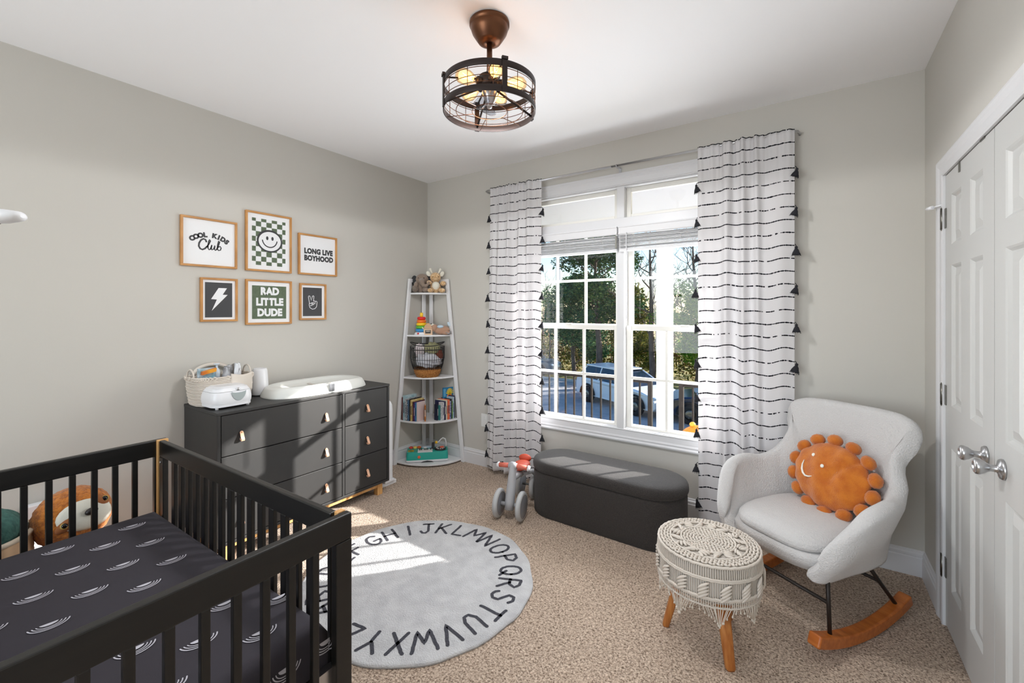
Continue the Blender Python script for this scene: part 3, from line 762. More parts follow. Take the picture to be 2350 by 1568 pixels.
# undergrowth along the far side of the street: a mass nobody could count
rnd = random.Random(5)
for nm, mt, zt, ya, yb, cnt in (('brush', M['leafa'], 2.6, 24.0, 27.5, 15000), ('bushes', M['leafo'], 1.6, 23.4, 25.5, 9000)):
    lf = MB()
    for _ in range(cnt//30):
        x = rnd.uniform(-22, 9); c = (x, rnd.uniform(ya, yb), GZ+.2+rnd.uniform(.2, zt)); leaves(lf, c, rnd.uniform(.7, 1.3), 30, .11, rnd)
    o = lf.build(nm, mt, recalc=False)
    tag(o, 'mass of brown autumn undergrowth behind the trees' if nm == 'brush' else 'mass of low olive bushes beyond the street', 'bushes', kind='stuff')
tr_ = MB()
for k in range(70):
    x = rnd.uniform(-24, 8); y = rnd.uniform(26, 34); h_ = rnd.uniform(4, 8.5); l = rnd.gauss(0, .4)
    tr_.tube([(x, y, GZ), (x+l*.4, y, GZ+h_*.5), (x+l, y, GZ+h_)], [.06, .045, .015], 4, cap=False)
    for q in range(7):
        f = rnd.uniform(.35, .95); a = rnd.uniform(0, 2*pi); L = rnd.uniform(.6, 1.6); tr_.tube([(x+l*f, y, GZ+h_*f), (x+l*f+cos(a)*L*.6, y+sin(a)*L*.6, GZ+h_*f+L)], [.03, .008], 3, cap=False)
tag(tr_.build('thicket', M['bark'], recalc=False), 'thicket of thin bare trunks far behind the street', 'trees', kind='stuff')
# ================================================================== CEILING LIGHT
FX, FY = 2.032, -1.630
g = empty('caged_ceiling_light', (FX, FY, H), 'bronze caged drum ceiling light with glowing bulbs on the ceiling', 'ceiling light')
MB().lathe([(0, 0), (.086, 0), (.090, -.004), (.090, -.018), (.084, -.022), (.086, -.026), (.078, -.050), (.064, -.072), (.060, -.078), (.054, -.086), (.050, -.092), (.030, -.100), (.022, -.100), (0, -.092)], 48).build('canopy', M['bronze'], g)
MB().tube([(0, 0, -.085), (0, 0, -.245)], .0125, 16).build('downrod', M['bronze'], g)
MB().lathe([(0, -.225), (.016, -.225), (.022, -.235), (.034, -.245), (.048, -.247), (.048, -.290), (.040, -.296), (0, -.296)], 24).build('motor_hub', M['dbronze'], g)
RR = .208
def ring(z0, z1, name):
    MB().lathe([(RR-.004, z0), (RR, z0), (RR, z1), (RR-.004, z1), (RR-.004, z0)], 72, smooth=True).build(name, M['dbronze'], g, bevel=.0008)
ring(-.305, -.278, 'drum_ring'); ring(-.410, -.383, 'drum_ring')
b = MB()
for z in (-.312, -.345, -.372): b.tube([((RR-.002)*cos(2*pi*k/60), (RR-.002)*sin(2*pi*k/60), z) for k in range(60)], .0016, 5, closed=True)
for k in range(12):
    a = k*pi/6+.2; b.tube([((RR-.002)*cos(a), (RR-.002)*sin(a), -.285), ((RR-.002)*cos(a), (RR-.002)*sin(a), -.405)], .0016, 5)
for r_ in (.078, .150): b.tube([(r_*cos(2*pi*k/48), r_*sin(2*pi*k/48), -.405) for k in range(48)], .0018, 5, closed=True)
for k in range(6):
    a = k*pi/3+.35; b.tube([(.078*cos(a), .078*sin(a), -.405), (RR*cos(a), RR*sin(a), -.404)], .0018, 5)
b.build('wire_cage', M['bronze'], g)
b = MB()
for k in range(4):
    a = k*pi/2+.95; c, s = cos(a), sin(a); R = Rz(a)
    b.box(RR-.001, RR+.004, -.011, .011, -.412, -.270, R); b.box(RR-.004, RR+.008, -.013, .013, -.280, -.268, R)
    b.tube([(RR*c, RR*s, -.395), (.03*c, .03*s, -.300)], .005, 6)
    b.tube([(RR*c, RR*s, -.285), (.03*c, .03*s, -.262)], .004, 6)
b.build('strap', M['dbronze'], g)
MB().tube([(0, 0, -.175), (-.05*cos(.6), .05*sin(.6), -.245)], .006, 8).build('stay', M['bronze'], g)
for k in range(5):
    a = k*2*pi/5+.55; R = Rz(a) @ Ry(pi/2+.05)
    s = MB().lathe([(0, .030), (.017, .030), (.018, .062), (.013, .066), (0, .066)], 16, (0, 0, -.275), R).build('lamp_socket', M['dbronze'], g)
    bl_ = MB().lathe([(.012, .062), (.016, .078), (.030, .105), (.034, .128), (.028, .152), (.012, .166), (0, .168)], 20, (0, 0, -.275), R).build('light_bulb', M['bulbglass'], s)
    MB().lathe([(0, .080), (.010, .084), (.022, .106), (.026, .126), (.020, .146), (0, .156)], 16, (0, 0, -.275), R).build('bulb_glow', M['glow'], bl_)
    MB().tube([tuple(R @ Vector((.013*cos(q*2.1), .013*sin(q*2.1), .082+.058*(q % 2)))+Vector((0, 0, -.275))) for q in range(9)], .0016, 5).build('filament', M['filament'], bl_)
MB().lathe([(0, -.296), (.030, -.296), (.034, -.320), (.022, -.352), (.014, -.372), (.010, -.388), (0, -.390)], 24).build('fan_hub', M['steel'], g)
b = MB()
for k in range(3):
    R = Rz(k*2*pi/3+.3) @ Matrix.Rotation(.35, 3, 'X')
    b.grid(lambda u, v: tuple(R @ Vector((.018+.062*v, (u-.5)*.075*(.5+sin(pi*min(1, v*.9+.1))*.6), 0))+Vector((0, 0, -.378))), 6, 6)
b.build('fan_blade', glassmat('blade_clear', (226, 228, 232), 1.5, .1), g, solid=.002, recalc=False)
pl = bpy.data.lights.new('ceiling_bulbs', 'SPOT'); pl.energy = 46; pl.spot_size = radians(179); pl.spot_blend = .04; pl.color = (.98, .985, 1.0); pl.shadow_soft_size = .10
po = bpy.data.objects.new('ceiling_bulbs', pl); COL.objects.link(po); po.location = (FX, FY, H-.425)

# ================================================================== CRIB
CR = radians(0.8)
g = empty('crib', (2.100, -2.395, 0), 'black wooden slatted crib with natural wood corner edges in front of the left wall', 'crib', rz=CR)
CL, CW, CH = 1.395, 0.76, 0.84
def endframe(xo, s):
    """xo outer face x, s=+1 inner side towards -x"""
    xi = xo-s*.026; x0, x1 = min(xo, xi), max(xo, xi)
    MB().box(x0, x1, -CW, 0, CH-.076, CH).build('end_top_rail', M['black'], g, bevel=.004)
    for ya, yb in ((-.052, 0), (-CW, -CW+.052)): MB().box(x0, x1, ya, yb, 0, CH-.0765).build('post', M['black'], g, bevel=.003)
    MB().box(x0, x1, -CW+.052, -.052, .16, .225).build('end_bottom_rail', M['black'], g, bevel=.003)
    for k in range(9):
        y = (-.112 if s > 0 else -.120)-.0672*k; MB().box(x0+.004, x1-.004, y-.010, y+.010, .225, CH-.076).build('end_slat', M['black'], g, bevel=.003)
    # natural wood corner cleats
    for ya, yb in ((-.046 if s < 0 else -.030, -.004), (-CW+.004, -CW+.046)):
        MB().box(min(xi, xi-s*.018), max(xi, xi-s*.018), ya, yb, .04, CH+.002).build('corner_edge', M['oak'], g, bevel=.002)
endframe(0, 1); endframe(-CL, -1)
for yo in (-.030, -CW+.030):
    ya, yb = yo-.011, yo+.011
    MB().box(-CL+.045, -.045, ya, yb, CH-.072, CH).build('side_top_rail', M['black'], g, bevel=.004)
    MB().box(-CL+.045, -.045, ya, yb, .16, .225).build('side_bottom_rail', M['black'], g, bevel=.003)
    MB().box(-CL+.045, -CL+.090, ya, yb, .225, CH-.072).build('side_stile', M['black'], g, bevel=.003)
    MB().box(-.062, -.045, ya, yb, .225, CH-.072).build('side_stile', M['black'], g, bevel=.003)
    k = 0; x = -1.205
    while x < -.09:
        MB().box(x-.016, x+.016, ya+.003, yb-.003, .225, CH-.072).build('side_slat', M['black'], g, bevel=.003); x += .0745
MB().ball((-CL+.066, -.043, .745), (.006, .003, .006), 8, 5).build('bolt', M['steel'], g)
b = MB().box(-CL+.05, -.05, -CW+.05, -.045, .370, .385)
for sx in (-CL+.12, -.16): b.box(sx-.02, sx+.02, -CW+.05, -.045, .34, .37)
b.build('mattress_support', M['iron'], g)
for (x, y) in ((-.035, -.07), (-CL+.035, -.07), (-.035, -CW+.07), (-CL+.035, -CW+.07)):
    MB().box(x-.012, x+.012, y-.03, y+.03, .33, .40).ball((x-.02, y, .37), (.007, .012, .012), 10, 6).build('support_bracket', M['steel'], g)

# mattress under its printed fitted sheet
MZ = .53
g = empty('mattress', (2.100, -2.395, 0), 'crib mattress in a dark fitted sheet printed with white arcs', 'mattress', rz=CR)
mx0, mx1, my0, my1 = -CL+.048, -.050, -CW+.046, -.046
def sheet(u, v):
    # wraps top and sides: u,v in 0..1 with margins as sides
    def ax(t, a, b_):
        m = .06
        if t < m: return a, -(m-t)/m
        if t > 1-m: return b_, -(t-1+m)/m
        return a+(b_-a)*(t-m)/(1-2*m), 0
    x, dx = ax(u, mx0+.02, mx1-.02); y, dy = ax(v, my0+.02, my1-.02)
    d = max(-dx, -dy); z = MZ-.002*sin(x*9)*sin(y*7)
    if d > 0:
        ang = min(1, d*2.6)*pi/2; drop = max(0, d*.14-.02)
        ox = (-1 if u < .5 else 1)*(.02*sin(ang)) if dx < 0 else 0; oy = (-1 if v < .5 else 1)*(.02*sin(ang)) if dy < 0 else 0
        z -= .02*(1-cos(ang))+drop; x += ox; y += oy
    # rounded corner
    return (x, y, z)
mb = MB(); mb.grid(sheet, 64, 48)
mb.box(mx0+.01, mx1-.01, my0+.01, my1-.01, .386, .41)
def motif(mb, T, mi=1):
    # half disc above nested bowls; local: x across (tips), y up (disc side)
    P = [(.0195*cos(a), .0135*sin(a)+.017) for a in [pi+pi*k/14 for k in range(15)]]
    mb.add([T @ Vector((p[0], p[1], 0)) for p in P], [tuple(range(15))], False, mi)
    for r_, ry_, w_ in ((.0262, .0210, .0026), (.0345, .0275, .0030), (.0430, .0345, .0034)):
        stroke(mb, arcpts(0, .016, r_, 188, 352, 14, ry_), w_, T, 0, mi)
ci, si = cos(-CR), sin(-CR)
for j in range(0, 7):
    for i in range(-1, 8):
        X = .775+.2145*i+(.107 if j % 2 else 0); Y = -2.475-.1095*j
        dx, dy = X-2.100, Y+2.395; lx, ly = dx*ci-dy*si, dx*si+dy*ci
        if lx < mx0+.03 or lx > mx1-.03 or ly < my0+.03 or ly > my1-.03: continue
        T = Matrix.Translation((lx, ly, MZ+.0022-.002*sin(lx*9)*sin(ly*7))) @ Matrix.Rotation(-pi/2-.14+.28-.28, 4, 'Z') @ Matrix.Rotation(pi, 4, 'Z')
        motif(mb, T)
# motifs on the near end of the sheet and the long side
for k in range(6):
    T = TM((mx1+.0012, my0+.06+.12*k, MZ-.075), (0, -1, 0), (0, 0, 1)); motif(mb, T)
for k in range(12):
    T = TM((mx0+.07+.11*k, my1+.0012, MZ-.075), (1, 0, 0), (0, 0, 1)); motif(mb, T)
mb.build('fitted_sheet', [M['sheet'], M['motif']], g, recalc=False)
g2 = None

# ================================================================== BABY MONITOR ARM (tip shows at the left edge)
g = empty('camera_stand', (1.24, -3.335, 0), 'white arm of a floor standing baby camera reaching in at the left edge', 'baby camera')
MB().lathe([(0, 0), (.13, 0), (.13, .012), (.11, .018), (0, .018)], 32).build('stand_base', M['white'], g)
MB().tube([(0, 0, .01), (0, 0, 1.60), (.03, .02, 1.65), (.10, .06, 1.66)], .012, 12).build('stand_pole', M['white'], g)
b = MB().tube([(.10, .06, 1.655), (.22, .14, 1.655), (.465, .305, 1.655), (.492, .324, 1.655), (.499, .329, 1.655)], [.012, .020, .026, .018, .006], 20)
b.v = [(x, y, 1.655+(z-1.655)*.62) for x, y, z in b.v]
hd = b.build('camera_head', M['white'], g)
MB().ball((.42, .273, 1.640), (.045, .024, .008), 14, 6, Rz(.5)).build('lens', M['eyeblk'], hd)

# ================================================================== DRESSER
DX, DY0, DY1, DZ0, DZ1 = .480, -2.108, -.894, .098, .862
g = empty('dresser', (0, 0, 0), 'charcoal six drawer dresser with tan leather pulls against the left wall', 'dresser')
g.location = (.25, -1.5, 0)
def sh(b): b.v = [(x-.25, y+1.5, z) for x, y, z in b.v]; return b
b = MB().box(.022, DX, DY0, DY0+.018, DZ0, DZ1-.018).box(.022, DX, DY1-.018, DY1, DZ0, DZ1-.018).box(.022, DX, DY0+.018, DY1-.018, DZ0, DZ0+.018).box(.022, .03, DY0+.018, DY1-.018, DZ0+.018, DZ1-.018)
b.box(.03, DX-.001, -1.312, -1.294, DZ0+.018, DZ1-.018)
sh(b).build('case', M['char'], g, bevel=.0015)
sh(MB().box(.020, DX+.002, DY0-.002, DY1+.002, DZ1-.018, DZ1)).build('top', M['char'], g, bevel=.003)
sh(MB().box(.03, .45, DY0+.018, DY1-.018, DZ0+.018, DZ1-.018)).build('inside', M['gap'], g)
rows = [(.609, .840), (.363, .603), (.120, .357)]
def pull(parent, y, z):
    b = MB()
    pr = [(0.0, .024), (.0045, .026), (.004, .012), (.010, -.004), (.019, -.020), (.021, -.028), (.012, -.030), (.004, -.026)]
    pts = [(.002, .016), (.006, .014), (.012, -.004), (.022, -.022), (.020, -.030), (.008, -.029), (.003, -.02)]
    for k in range(len(pts)-1):
        (xa, za), (xb, zb) = pts[k], pts[k+1]
        d = Vector((xb-xa, 0, zb-za)).normalized(); nrm = Vector((d.z, 0, -d.x))*.0016
        wa = .0095
        vs = [Vector((DX+xa, y-wa, z+za))+nrm, Vector((DX+xa, y+wa, z+za))+nrm, Vector((DX+xb, y+wa, z+zb))+nrm, Vector((DX+xb, y-wa, z+zb))+nrm]
        vs += [v-2*nrm for v in vs]
        b.add(vs, [(0, 1, 2, 3), (7, 6, 5, 4), (0, 4, 5, 1), (1, 5, 6, 2), (2, 6, 7, 3), (3, 7, 4, 0)])
    b.lathe([(0, 0), (.0095, 0), (.0095, .003), (0, .003)], 16, (DX+.001, y, z+.0155), Ry(pi/2))
    h = sh(b).build('drawer_pull', M['leather'], parent)
    sh(MB().ball((DX+.0055, y, z+.0155), (.002, .004, .004), 8, 5)).build('screw', M['brass'], h)
for (za, zb) in rows:
    for ya, yb, hs_ in ((DY0+.022, -1.316, (-1.982, -1.440)), (-1.290, DY1-.022, (-1.102,))):
        d_ = sh(MB().box(DX-.022, DX-.002, ya, yb, za, zb)).build('drawer', M['char'], g, bevel=.0015)
        for hy in hs_: pull(d_, hy, (za+zb)/2-.012)
b = MB().box(.425, .445, DY0+.05, DY1-.05, .062, DZ0).box(.055, .075, DY0+.05, DY1-.05, .062, DZ0)
for y in (DY0+.05, DY1-.072): b.box(.06, .44, y, y+.022, .062, DZ0)
sh(b).build('base_frame', M['oak'], g, bevel=.002)
for x0 in (.40, .055):
    for y0 in (DY0+.04, DY1-.088): sh(MB().box(x0, x0+.048, y0, y0+.048, 0, DZ0)).build('leg', M['oak'], g, bevel=.003)

# ---- things on the dresser
Z = DZ1
def rbox(b, x0, x1, y0, y1, z0, z1, r, tx=0, ty=0, n=5, mi=None, bulge=0):
    """rounded-rectangle prism that tapers at the top by tx, ty"""
    def ringp(x0, x1, y0, y1, r, z):
        P = []
        for cx, cy, a in ((x1-r, y1-r, 0), (x0+r, y1-r, pi/2), (x0+r, y0+r, pi), (x1-r, y0+r, 3*pi/2)):
            for k in range(n+1): t = a+pi/2*k/n; P.append((cx+r*cos(t), cy+r*sin(t), z))
        return P
    m = 8; K = 4*(n+1); vs = []
    for i in range(m+1):
        f = i/m; bb = bulge*sin(pi*f)
        vs += ringp(x0+tx*f-bb, x1-tx*f+bb, y0+ty*f-bb, y1-ty*f+bb, r, z0+(z1-z0)*f)
    fs = [(i*K+k, i*K+(k+1) % K, (i+1)*K+(k+1) % K, (i+1)*K+k) for i in range(m) for k in range(K)]
    b.add(vs, fs, True, mi)
    b.add(vs[:K], [tuple(range(K))[::-1]], False, mi); b.add(vs[-K:], [tuple(range(K))], False, mi)
    return b
# wipe warmer
g = empty('wipe_warmer', (.30, -1.985, Z), 'white plastic wipe warmer with a grey window at the dresser front edge', 'wipe warmer', rz=.02)
b = MB(); rbox(b, -.098, .098, -.110, .110, .012, .030, .05); rbox(b, -.100, .100, -.112, .112, .030, .098, .05, .004, .006, bulge=.004)
b.build('base_shell', M['white'], g)
b = MB(); rbox(b, -.094, .094, -.105, .105, .0995, .118, .048, .010, .012); rbox(b, -.084, .084, -.093, .093, .118, .128, .04, .02, .02)
lid = b.build('lid', M['white'], g, bevel=.004)
MB().ball((.094, .022, .108), (.006, .010, .009), 12, 8).build('latch', M['chrome'], lid)
P = [(.040*cos(a), .055*sin(a)) for a in [pi+pi*k/20 for k in range(21)]]
P = [(-.040, 0)]+P[1:-1]+[(.040, 0)]+[(.040*cos(a), .010*sin(a)*-1) for a in [pi*k/8 for k in range(1, 8)]]
MB().prism(P, 0, .0022, TM((.1035, .022, .098), (0, 1, 0), (0, 0, 1))).build('window', col((168, 178, 178), .3), g)
for sx in (-.075, .075):
    for sy in (-.085, .085): MB().lathe([(0, 0), (.008, 0), (.009, .013), (0, .013)], 10, (sx, sy, 0)).build('foot', M['white'], g)
# rope basket
g = empty('rope_basket', (.135, -1.955, Z), 'white woven rope caddy basket holding baby care items on the dresser', 'basket', rz=0)
def bw(t, z):
    # superellipse outline
    c, s = cos(t), sin(t); e = .42; f = .93+.10*sin(min(1, z/.17)*pi*.55)
    return (.115*f*math.copysign(abs(c)**e, c), .155*f*math.copysign(abs(s)**e, s))
b = MB()
nr = 18
for k in range(nr):
    z = .005+.0096*k; wob = .006*sin(k*1.3)+.01*(k % 2)
    b.tube([(bw(2*pi*i/56, z)[0]*(1+wob), bw(2*pi*i/56, z)[1]*(1+wob), z+.0012*sin(i)) for i in range(56)], .0046, 6, closed=True)
b.grid(lambda u, v: (bw(2*pi*u, .08)[0]*.95*v, bw(2*pi*u, .08)[1]*.95*v, .004), 40, 2)
b.build('coil_body', M['rope'], g)
b = MB()
for zz in (.158, .170):
    for i in range(44):
        t = 2*pi*i/44; p = bw(t, .16); a = atan2(p[1], p[0]); b.ball((p[0]*1.03, p[1]*1.03, zz), (.007, .014, .005), 6, 5, Rz(a) @ Rx(.5 if zz < .16 else -.5))
b.build('braid', M['rope'], g)
pk = MB()  # outer pocket at the right front
pk.grid(lambda u, v: (.118+.012*sin(pi*u)+.004*v, .012+.125*u, .072+.115*v-.012*sin(pi*u)*v), 12, 8)
pk.build('pocket', M['rope'], g, solid=.006, recalc=False)
for sy in (-1, 1): MB().tube([(.05*cos(a), sy*.160, .17+.05*sin(a)) for a in [pi*k/10 for k in range(11)]], .005, 8).build('handle', M['rope'], g)
MB().tube([(-.112, .10*cos(a), .175+.055*sin(a)) for a in [pi*k/14 for k in range(15)]], .012, 8).build('back_flap', M['rope'], g)
# contents
def item(name, label, cat, b, m, grp='baby care items in the rope basket', bevel=0):
    return tag(b.build(name, m, bevel=bevel), label, cat, grp)
bx, by, bz = .135, -1.955, Z
item('cream_tube', 'orange and yellow cream tube lying in the rope basket', 'tube', MB().add([(bx+.05, by-.115, bz+.185), (bx+.05, by-.04, bz+.200), (bx+.02, by-.115, bz+.185), (bx+.02, by-.04, bz+.200), (bx+.05, by-.112, bz+.205), (bx+.05, by-.038, bz+.222), (bx+.02, by-.112, bz+.205), (bx+.02, by-.038, bz+.222)], [(0, 1, 5, 4), (2, 6, 7, 3), (4, 5, 7, 6), (0, 2, 3, 1), (0, 4, 6, 2), (1, 3, 7, 5)]), mat('tube_orange', (206, 108, 24), .4, var=(14, (238, 170, 40), 1)))
item('wipes_pack', 'pale blue packet sticking up at the left of the rope basket', 'packet', MB().box(bx+.0, bx+.018, by-.125, by-.035, bz+.15, bz+.222), mat('pack_blue', (196, 214, 226), .5, var=(20, (120, 170, 190), 2)))
b = MB().lathe([(0, .14), (.018, .14), (.018, .20), (.010, .212), (.006, .218), (.006, .236), (.016, .238), (.016, .244), (0, .244)], 16, (bx+.0, by-.018, bz)); item('lotion_bottle', 'small pale blue pump bottle with white top in the rope basket', 'bottle', b, col((206, 218, 228), .3))
for k, (dx, dy, w_, h_, lb) in enumerate([(.02, .03, .030, .215, 'crumpled silver packet in the middle of the rope basket'), (-.02, .055, .035, .225, 'grey printed pouch behind the silver packet in the rope basket'), (.04, .085, .026, .240, 'white crumpled bag sticking up highest in the rope basket'), (-.03, .10, .030, .230, 'grey crumpled bag at the right of the rope basket')]):
    r = random.Random(k); b = MB().grid(lambda u, v: (bx+dx+w_*cos(2*pi*u)*(1-.5*v)+r.uniform(-.006, .006), by+dy+w_*sin(2*pi*u)*(1-.5*v)+r.uniform(-.006, .006), bz+.10+(h_-.10)*v+r.uniform(-.006, .006)), 12, 6)
    item('packet', lb, 'packet', b, col([(178, 178, 182), (158, 158, 160), (226, 228, 232), (170, 164, 158)][k], .3))
# white tapered vase / sound machine
tag(MB().lathe([(0, .004), (.050, .004), (.054, .010), (.053, .05), (.045, .17), (.040, .182), (.036, .184), (.032, .180), (0, .178)], 40, (.115, -1.702, Z)).build('tapered_lamp', M['white']), 'white tapered cylinder lamp between the basket and the changing pad', 'lamp')
# changing pad
g = empty('changing_pad', (.262, -1.375, Z), 'white moulded changing pad with a dished top lying on the dresser', 'changing pad')
def padf(u, v):
    # u around, v 0 bottom outside -> 1 centre
    t = 2*pi*u; c, s = cos(t), sin(t); L, Wd = .372, .186
    L2 = 1.0
    px, py = Wd*math.copysign(abs(c)**.72, c), L*math.copysign(abs(s)**.72, s)
    wst = 1-.10*(1-min(1, abs(py)/.25)**2)*0; 
    prof = [(1.0, 0), (1.0, .006), (.975, .030), (.93, .058), (.87, .070), (.80, .068), (.70, .050), (.55, .036), (.30, .030), (0, .029)]
    q = v*(len(prof)-1); i = min(int(q), len(prof)-2); f = q-i
    k = prof[i][0]*(1-f)+prof[i+1][0]*f; z = prof[i][1]*(1-f)+prof[i+1][1]*f
    rim = 1+.35*abs(s)**3*(-.2)+.18*abs(c)**4*0
    dip = 1-.28*math.exp(-((abs(py)-0)/.10)**2)*0
    return (px*k, py*k, z*rim)
MB().grid(padf, 72, 27, closeu=True).build('foam_body', M['pad'], g, recalc=True)
MB().grid(lambda u, v: (.188+.003*0-(.0)+.0-.012*v*0, -.02+.04*u, .012+.05*v), 2, 2).build('buckle_tab', M['grey'], g, solid=.003)
b = MB(); b.grid(lambda u, v: (-.175+.35*u, -.012+.024*v, .034+.038*(abs(2*u-1))**5*.9+.002), 24, 2).build('strap', col((214, 206, 198)), g, solid=.002, recalc=False)
MB().tube([(.10, -.06, .048), (.13, -.03, .058), (.15, .0, .060), (.17, .04, .058)], .004, 8).build('strap_end', col((224, 200, 190)), g)

# ---- white slim heater between dresser and shelf
g = empty('panel_heater', (.25, -.80, 0), 'slim white panel heater standing right of the dresser', 'heater')
P = [(-.20, .045), (.118, .045), (.118, .62), (.112, .66), (.096, .684), (.07, .695), (-.15, .695), (-.178, .684), (-.196, .66), (-.20, .62)]
MB().prism(P, -.04, .04, TM((0, 0, 0), (1, 0, 0), (0, 0, 1))).build('body', M['white'], g, bevel=.012, seg=3)
MB().box(-.21, .126, -.05, .05, .028, .052).build('base_tray', M['white'], g, bevel=.005)
for x in (-.17, .10): MB().box(x-.012, x+.012, -.08, .08, 0, .03).build('foot', M['white'], g, bevel=.004)

# ================================================================== WALL ART
def framed(name, label, y0, y1, z0, z1):
    g = empty(name, (0, (y0+y1)/2, (z0+z1)/2), label, 'picture', 'framed prints over the dresser')
    w_, h_ = (y1-y0)/2, (z1-z0)/2; fw = .013
    b = MB().box(.001, .020, -w_, w_, h_-fw, h_).box(.001, .020, -w_, w_, -h_, -h_+fw).box(.001, .020, -w_, -w_+fw, -h_+fw, h_-fw).box(.001, .020, w_-fw, w_, -h_+fw, h_-fw)
    b.build('picture_frame', M['frame'], g, bevel=.0012)
    return g, w_-fw, h_-fw
PT = lambda z=0: TM((.0095, 0, 0), (0, 1, 0), (0, 0, 1))
def paper(b, w_, h_): b.box(.004, .009, -w_, w_, -h_, h_, mi=0); return b
E_ = [M['paper'], M['ink'], M['green'], M['inkbg']]
# COOL KIDS Club
g, w_, h_ = framed('framed_print', 'framed print reading COOL KIDS Club, top left over the dresser', -2.125, -1.802, 1.721, 2.035)
b = paper(MB(), w_, h_); T = PT()
s_ = 'COOL KIDS'; n = len(s_); Rr = .165
for i, ch in enumerate(s_):
    if ch == ' ': continue
    a = radians((i-(n-1)/2)*-9.2); cx, cy = Rr*sin(-a)*1.0, -.115+Rr*cos(a)
    text(b, ch, .040, T @ Matrix.Translation((cx, cy, 0)) @ Matrix.Rotation(a, 4, 'Z'), 0, .0032, 1)
# brush script "Club"
def sc(pts, w0=.0085): stroke(b, pts, w0, T, 0, 1)
ox, oy = -.060, -.045
sc([(ox+x, oy+y) for x, y in [(.040, .052), (.036, .064), (.024, .068), (.010, .058), (.000, .038), (-.002, .018), (.006, .003), (.018, -.002), (.032, .006), (.044, .020)]], .0105)
sc([(ox+x, oy+y) for x, y in [(.044, .020), (.056, .040), (.064, .060), (.060, .068), (.054, .056), (.050, .030), (.050, .010), (.056, .001), (.064, .006)]], .0075)
sc([(ox+x, oy+y) for x, y in [(.064, .008), (.072, .034), (.068, .014), (.072, .002), (.082, .008), (.090, .032), (.087, .012), (.091, .001), (.099, .006)]], .0075)
sc([(ox+x, oy+y) for x, y in [(.099, .006), (.110, .034), (.118, .060), (.112, .066), (.106, .040), (.104, .014), (.110, .002), (.122, .006), (.126, .020), (.120, .030), (.110, .024)]], .0075)
b.build('print', E_, g, recalc=False)
# smiley on checks
g, w_, h_ = framed('framed_print', 'framed print of a smiling face on green checks, top middle', -1.748, -1.425, 1.718, 2.136)
b = paper(MB(), w_, h_)
cx0, cx1, cz0, cz1 = -.118, .118, -.165, .165
xs = [-.118, -.092, -.056, -.020, .018, .056, .094, .118]
zs_ = [.165, .143, .108, .073, .037, .002, -.033, -.068, -.104, -.139, -.165]
for i in range(7):
    for j in range(10):
        if (i+j) % 2 == 0: b.add([T @ Vector((x, y, 0)) for x, y in ((xs[i], zs_[j]), (xs[i+1], zs_[j]), (xs[i+1], zs_[j+1]), (xs[i], zs_[j+1]))], [(0, 1, 2, 3)], mi=2)
ctr = (.004, .012)
def disc(r_, ry, z, mi, n=40, c=ctr): b.add([T @ Vector((c[0]+r_*cos(2*pi*k/n), c[1]+ry*sin(2*pi*k/n), z)) for k in range(n)], [tuple(range(n))], mi=mi)
disc(.090, .081, .0002, 1); disc(.079, .070, .0004, 0)
stroke(b, arcpts(ctr[0]+.002, ctr[1]-.002, .083, 20, 330, 40, .073), .008, T, .0005, 1)
for dx in (-.018, .019): b.add([T @ Vector((ctr[0]+dx+.0085*cos(2*pi*k/16), ctr[1]+.020+.014*sin(2*pi*k/16), .0006)) for k in range(16)], [tuple(range(16))], mi=1)
stroke(b, arcpts(ctr[0], ctr[1]+.012, .052, 190, 350, 20, .056), .008, T, .0006, 1)
b.build('print', E_, g, recalc=False)
# LONG LIVE BOYHOOD
g, w_, h_ = framed('framed_print', 'framed print reading LONG LIVE BOYHOOD, top right over the dresser', -1.371, -1.045, 1.718, 2.033)
b = paper(MB(), w_, h_)
text(b, 'LONG LIVE', .054, T @ Matrix.Translation((.006, .026, 0)), 0, .0036, 1, .86, 1.06); text(b, 'BOYHOOD', .054, T @ Matrix.Translation((.008, -.028, 0)), 0, .0036, 1, .86, 1.06)
b.build('print', E_, g, recalc=False)
# bolt
g, w_, h_ = framed('framed_print', 'framed print of a white lightning bolt on charcoal, bottom left', -2.018, -1.799, 1.368, 1.653)
b = paper(MB(), w_, h_); b.box(.009, .0094, -w_+.014, w_-.018, -h_+.014, h_-.016, mi=3)
P = [(-.004, .078), (.046, .078), (.020, .034), (.050, .034), (-.044, -.072), (-.014, .002), (-.048, .004)]
b.add([T @ Vector((x, y, .0003)) for x, y in P], [(0, 1, 2, 6), (2, 3, 5, 6), (3, 4, 5)], mi=0)
b.build('print', E_, g, recalc=False)
# RAD LITTLE DUDE
g, w_, h_ = framed('framed_print', 'framed green print reading RAD LITTLE DUDE, bottom middle', -1.747, -1.424, 1.342, 1.658)
b = paper(MB(), w_, h_); b.box(.009, .0094, -w_+.030, w_-.026, -h_+.026, h_-.028, mi=2)
for s2, zz in (('RAD', .076), ('LITTLE', 0.0), ('DUDE', -.076)): text(b, s2, .070, T @ Matrix.Translation((.004, zz, .0003)), 0, .0042, 0, .90, 1.04)
b.build('print', E_, g, recalc=False)
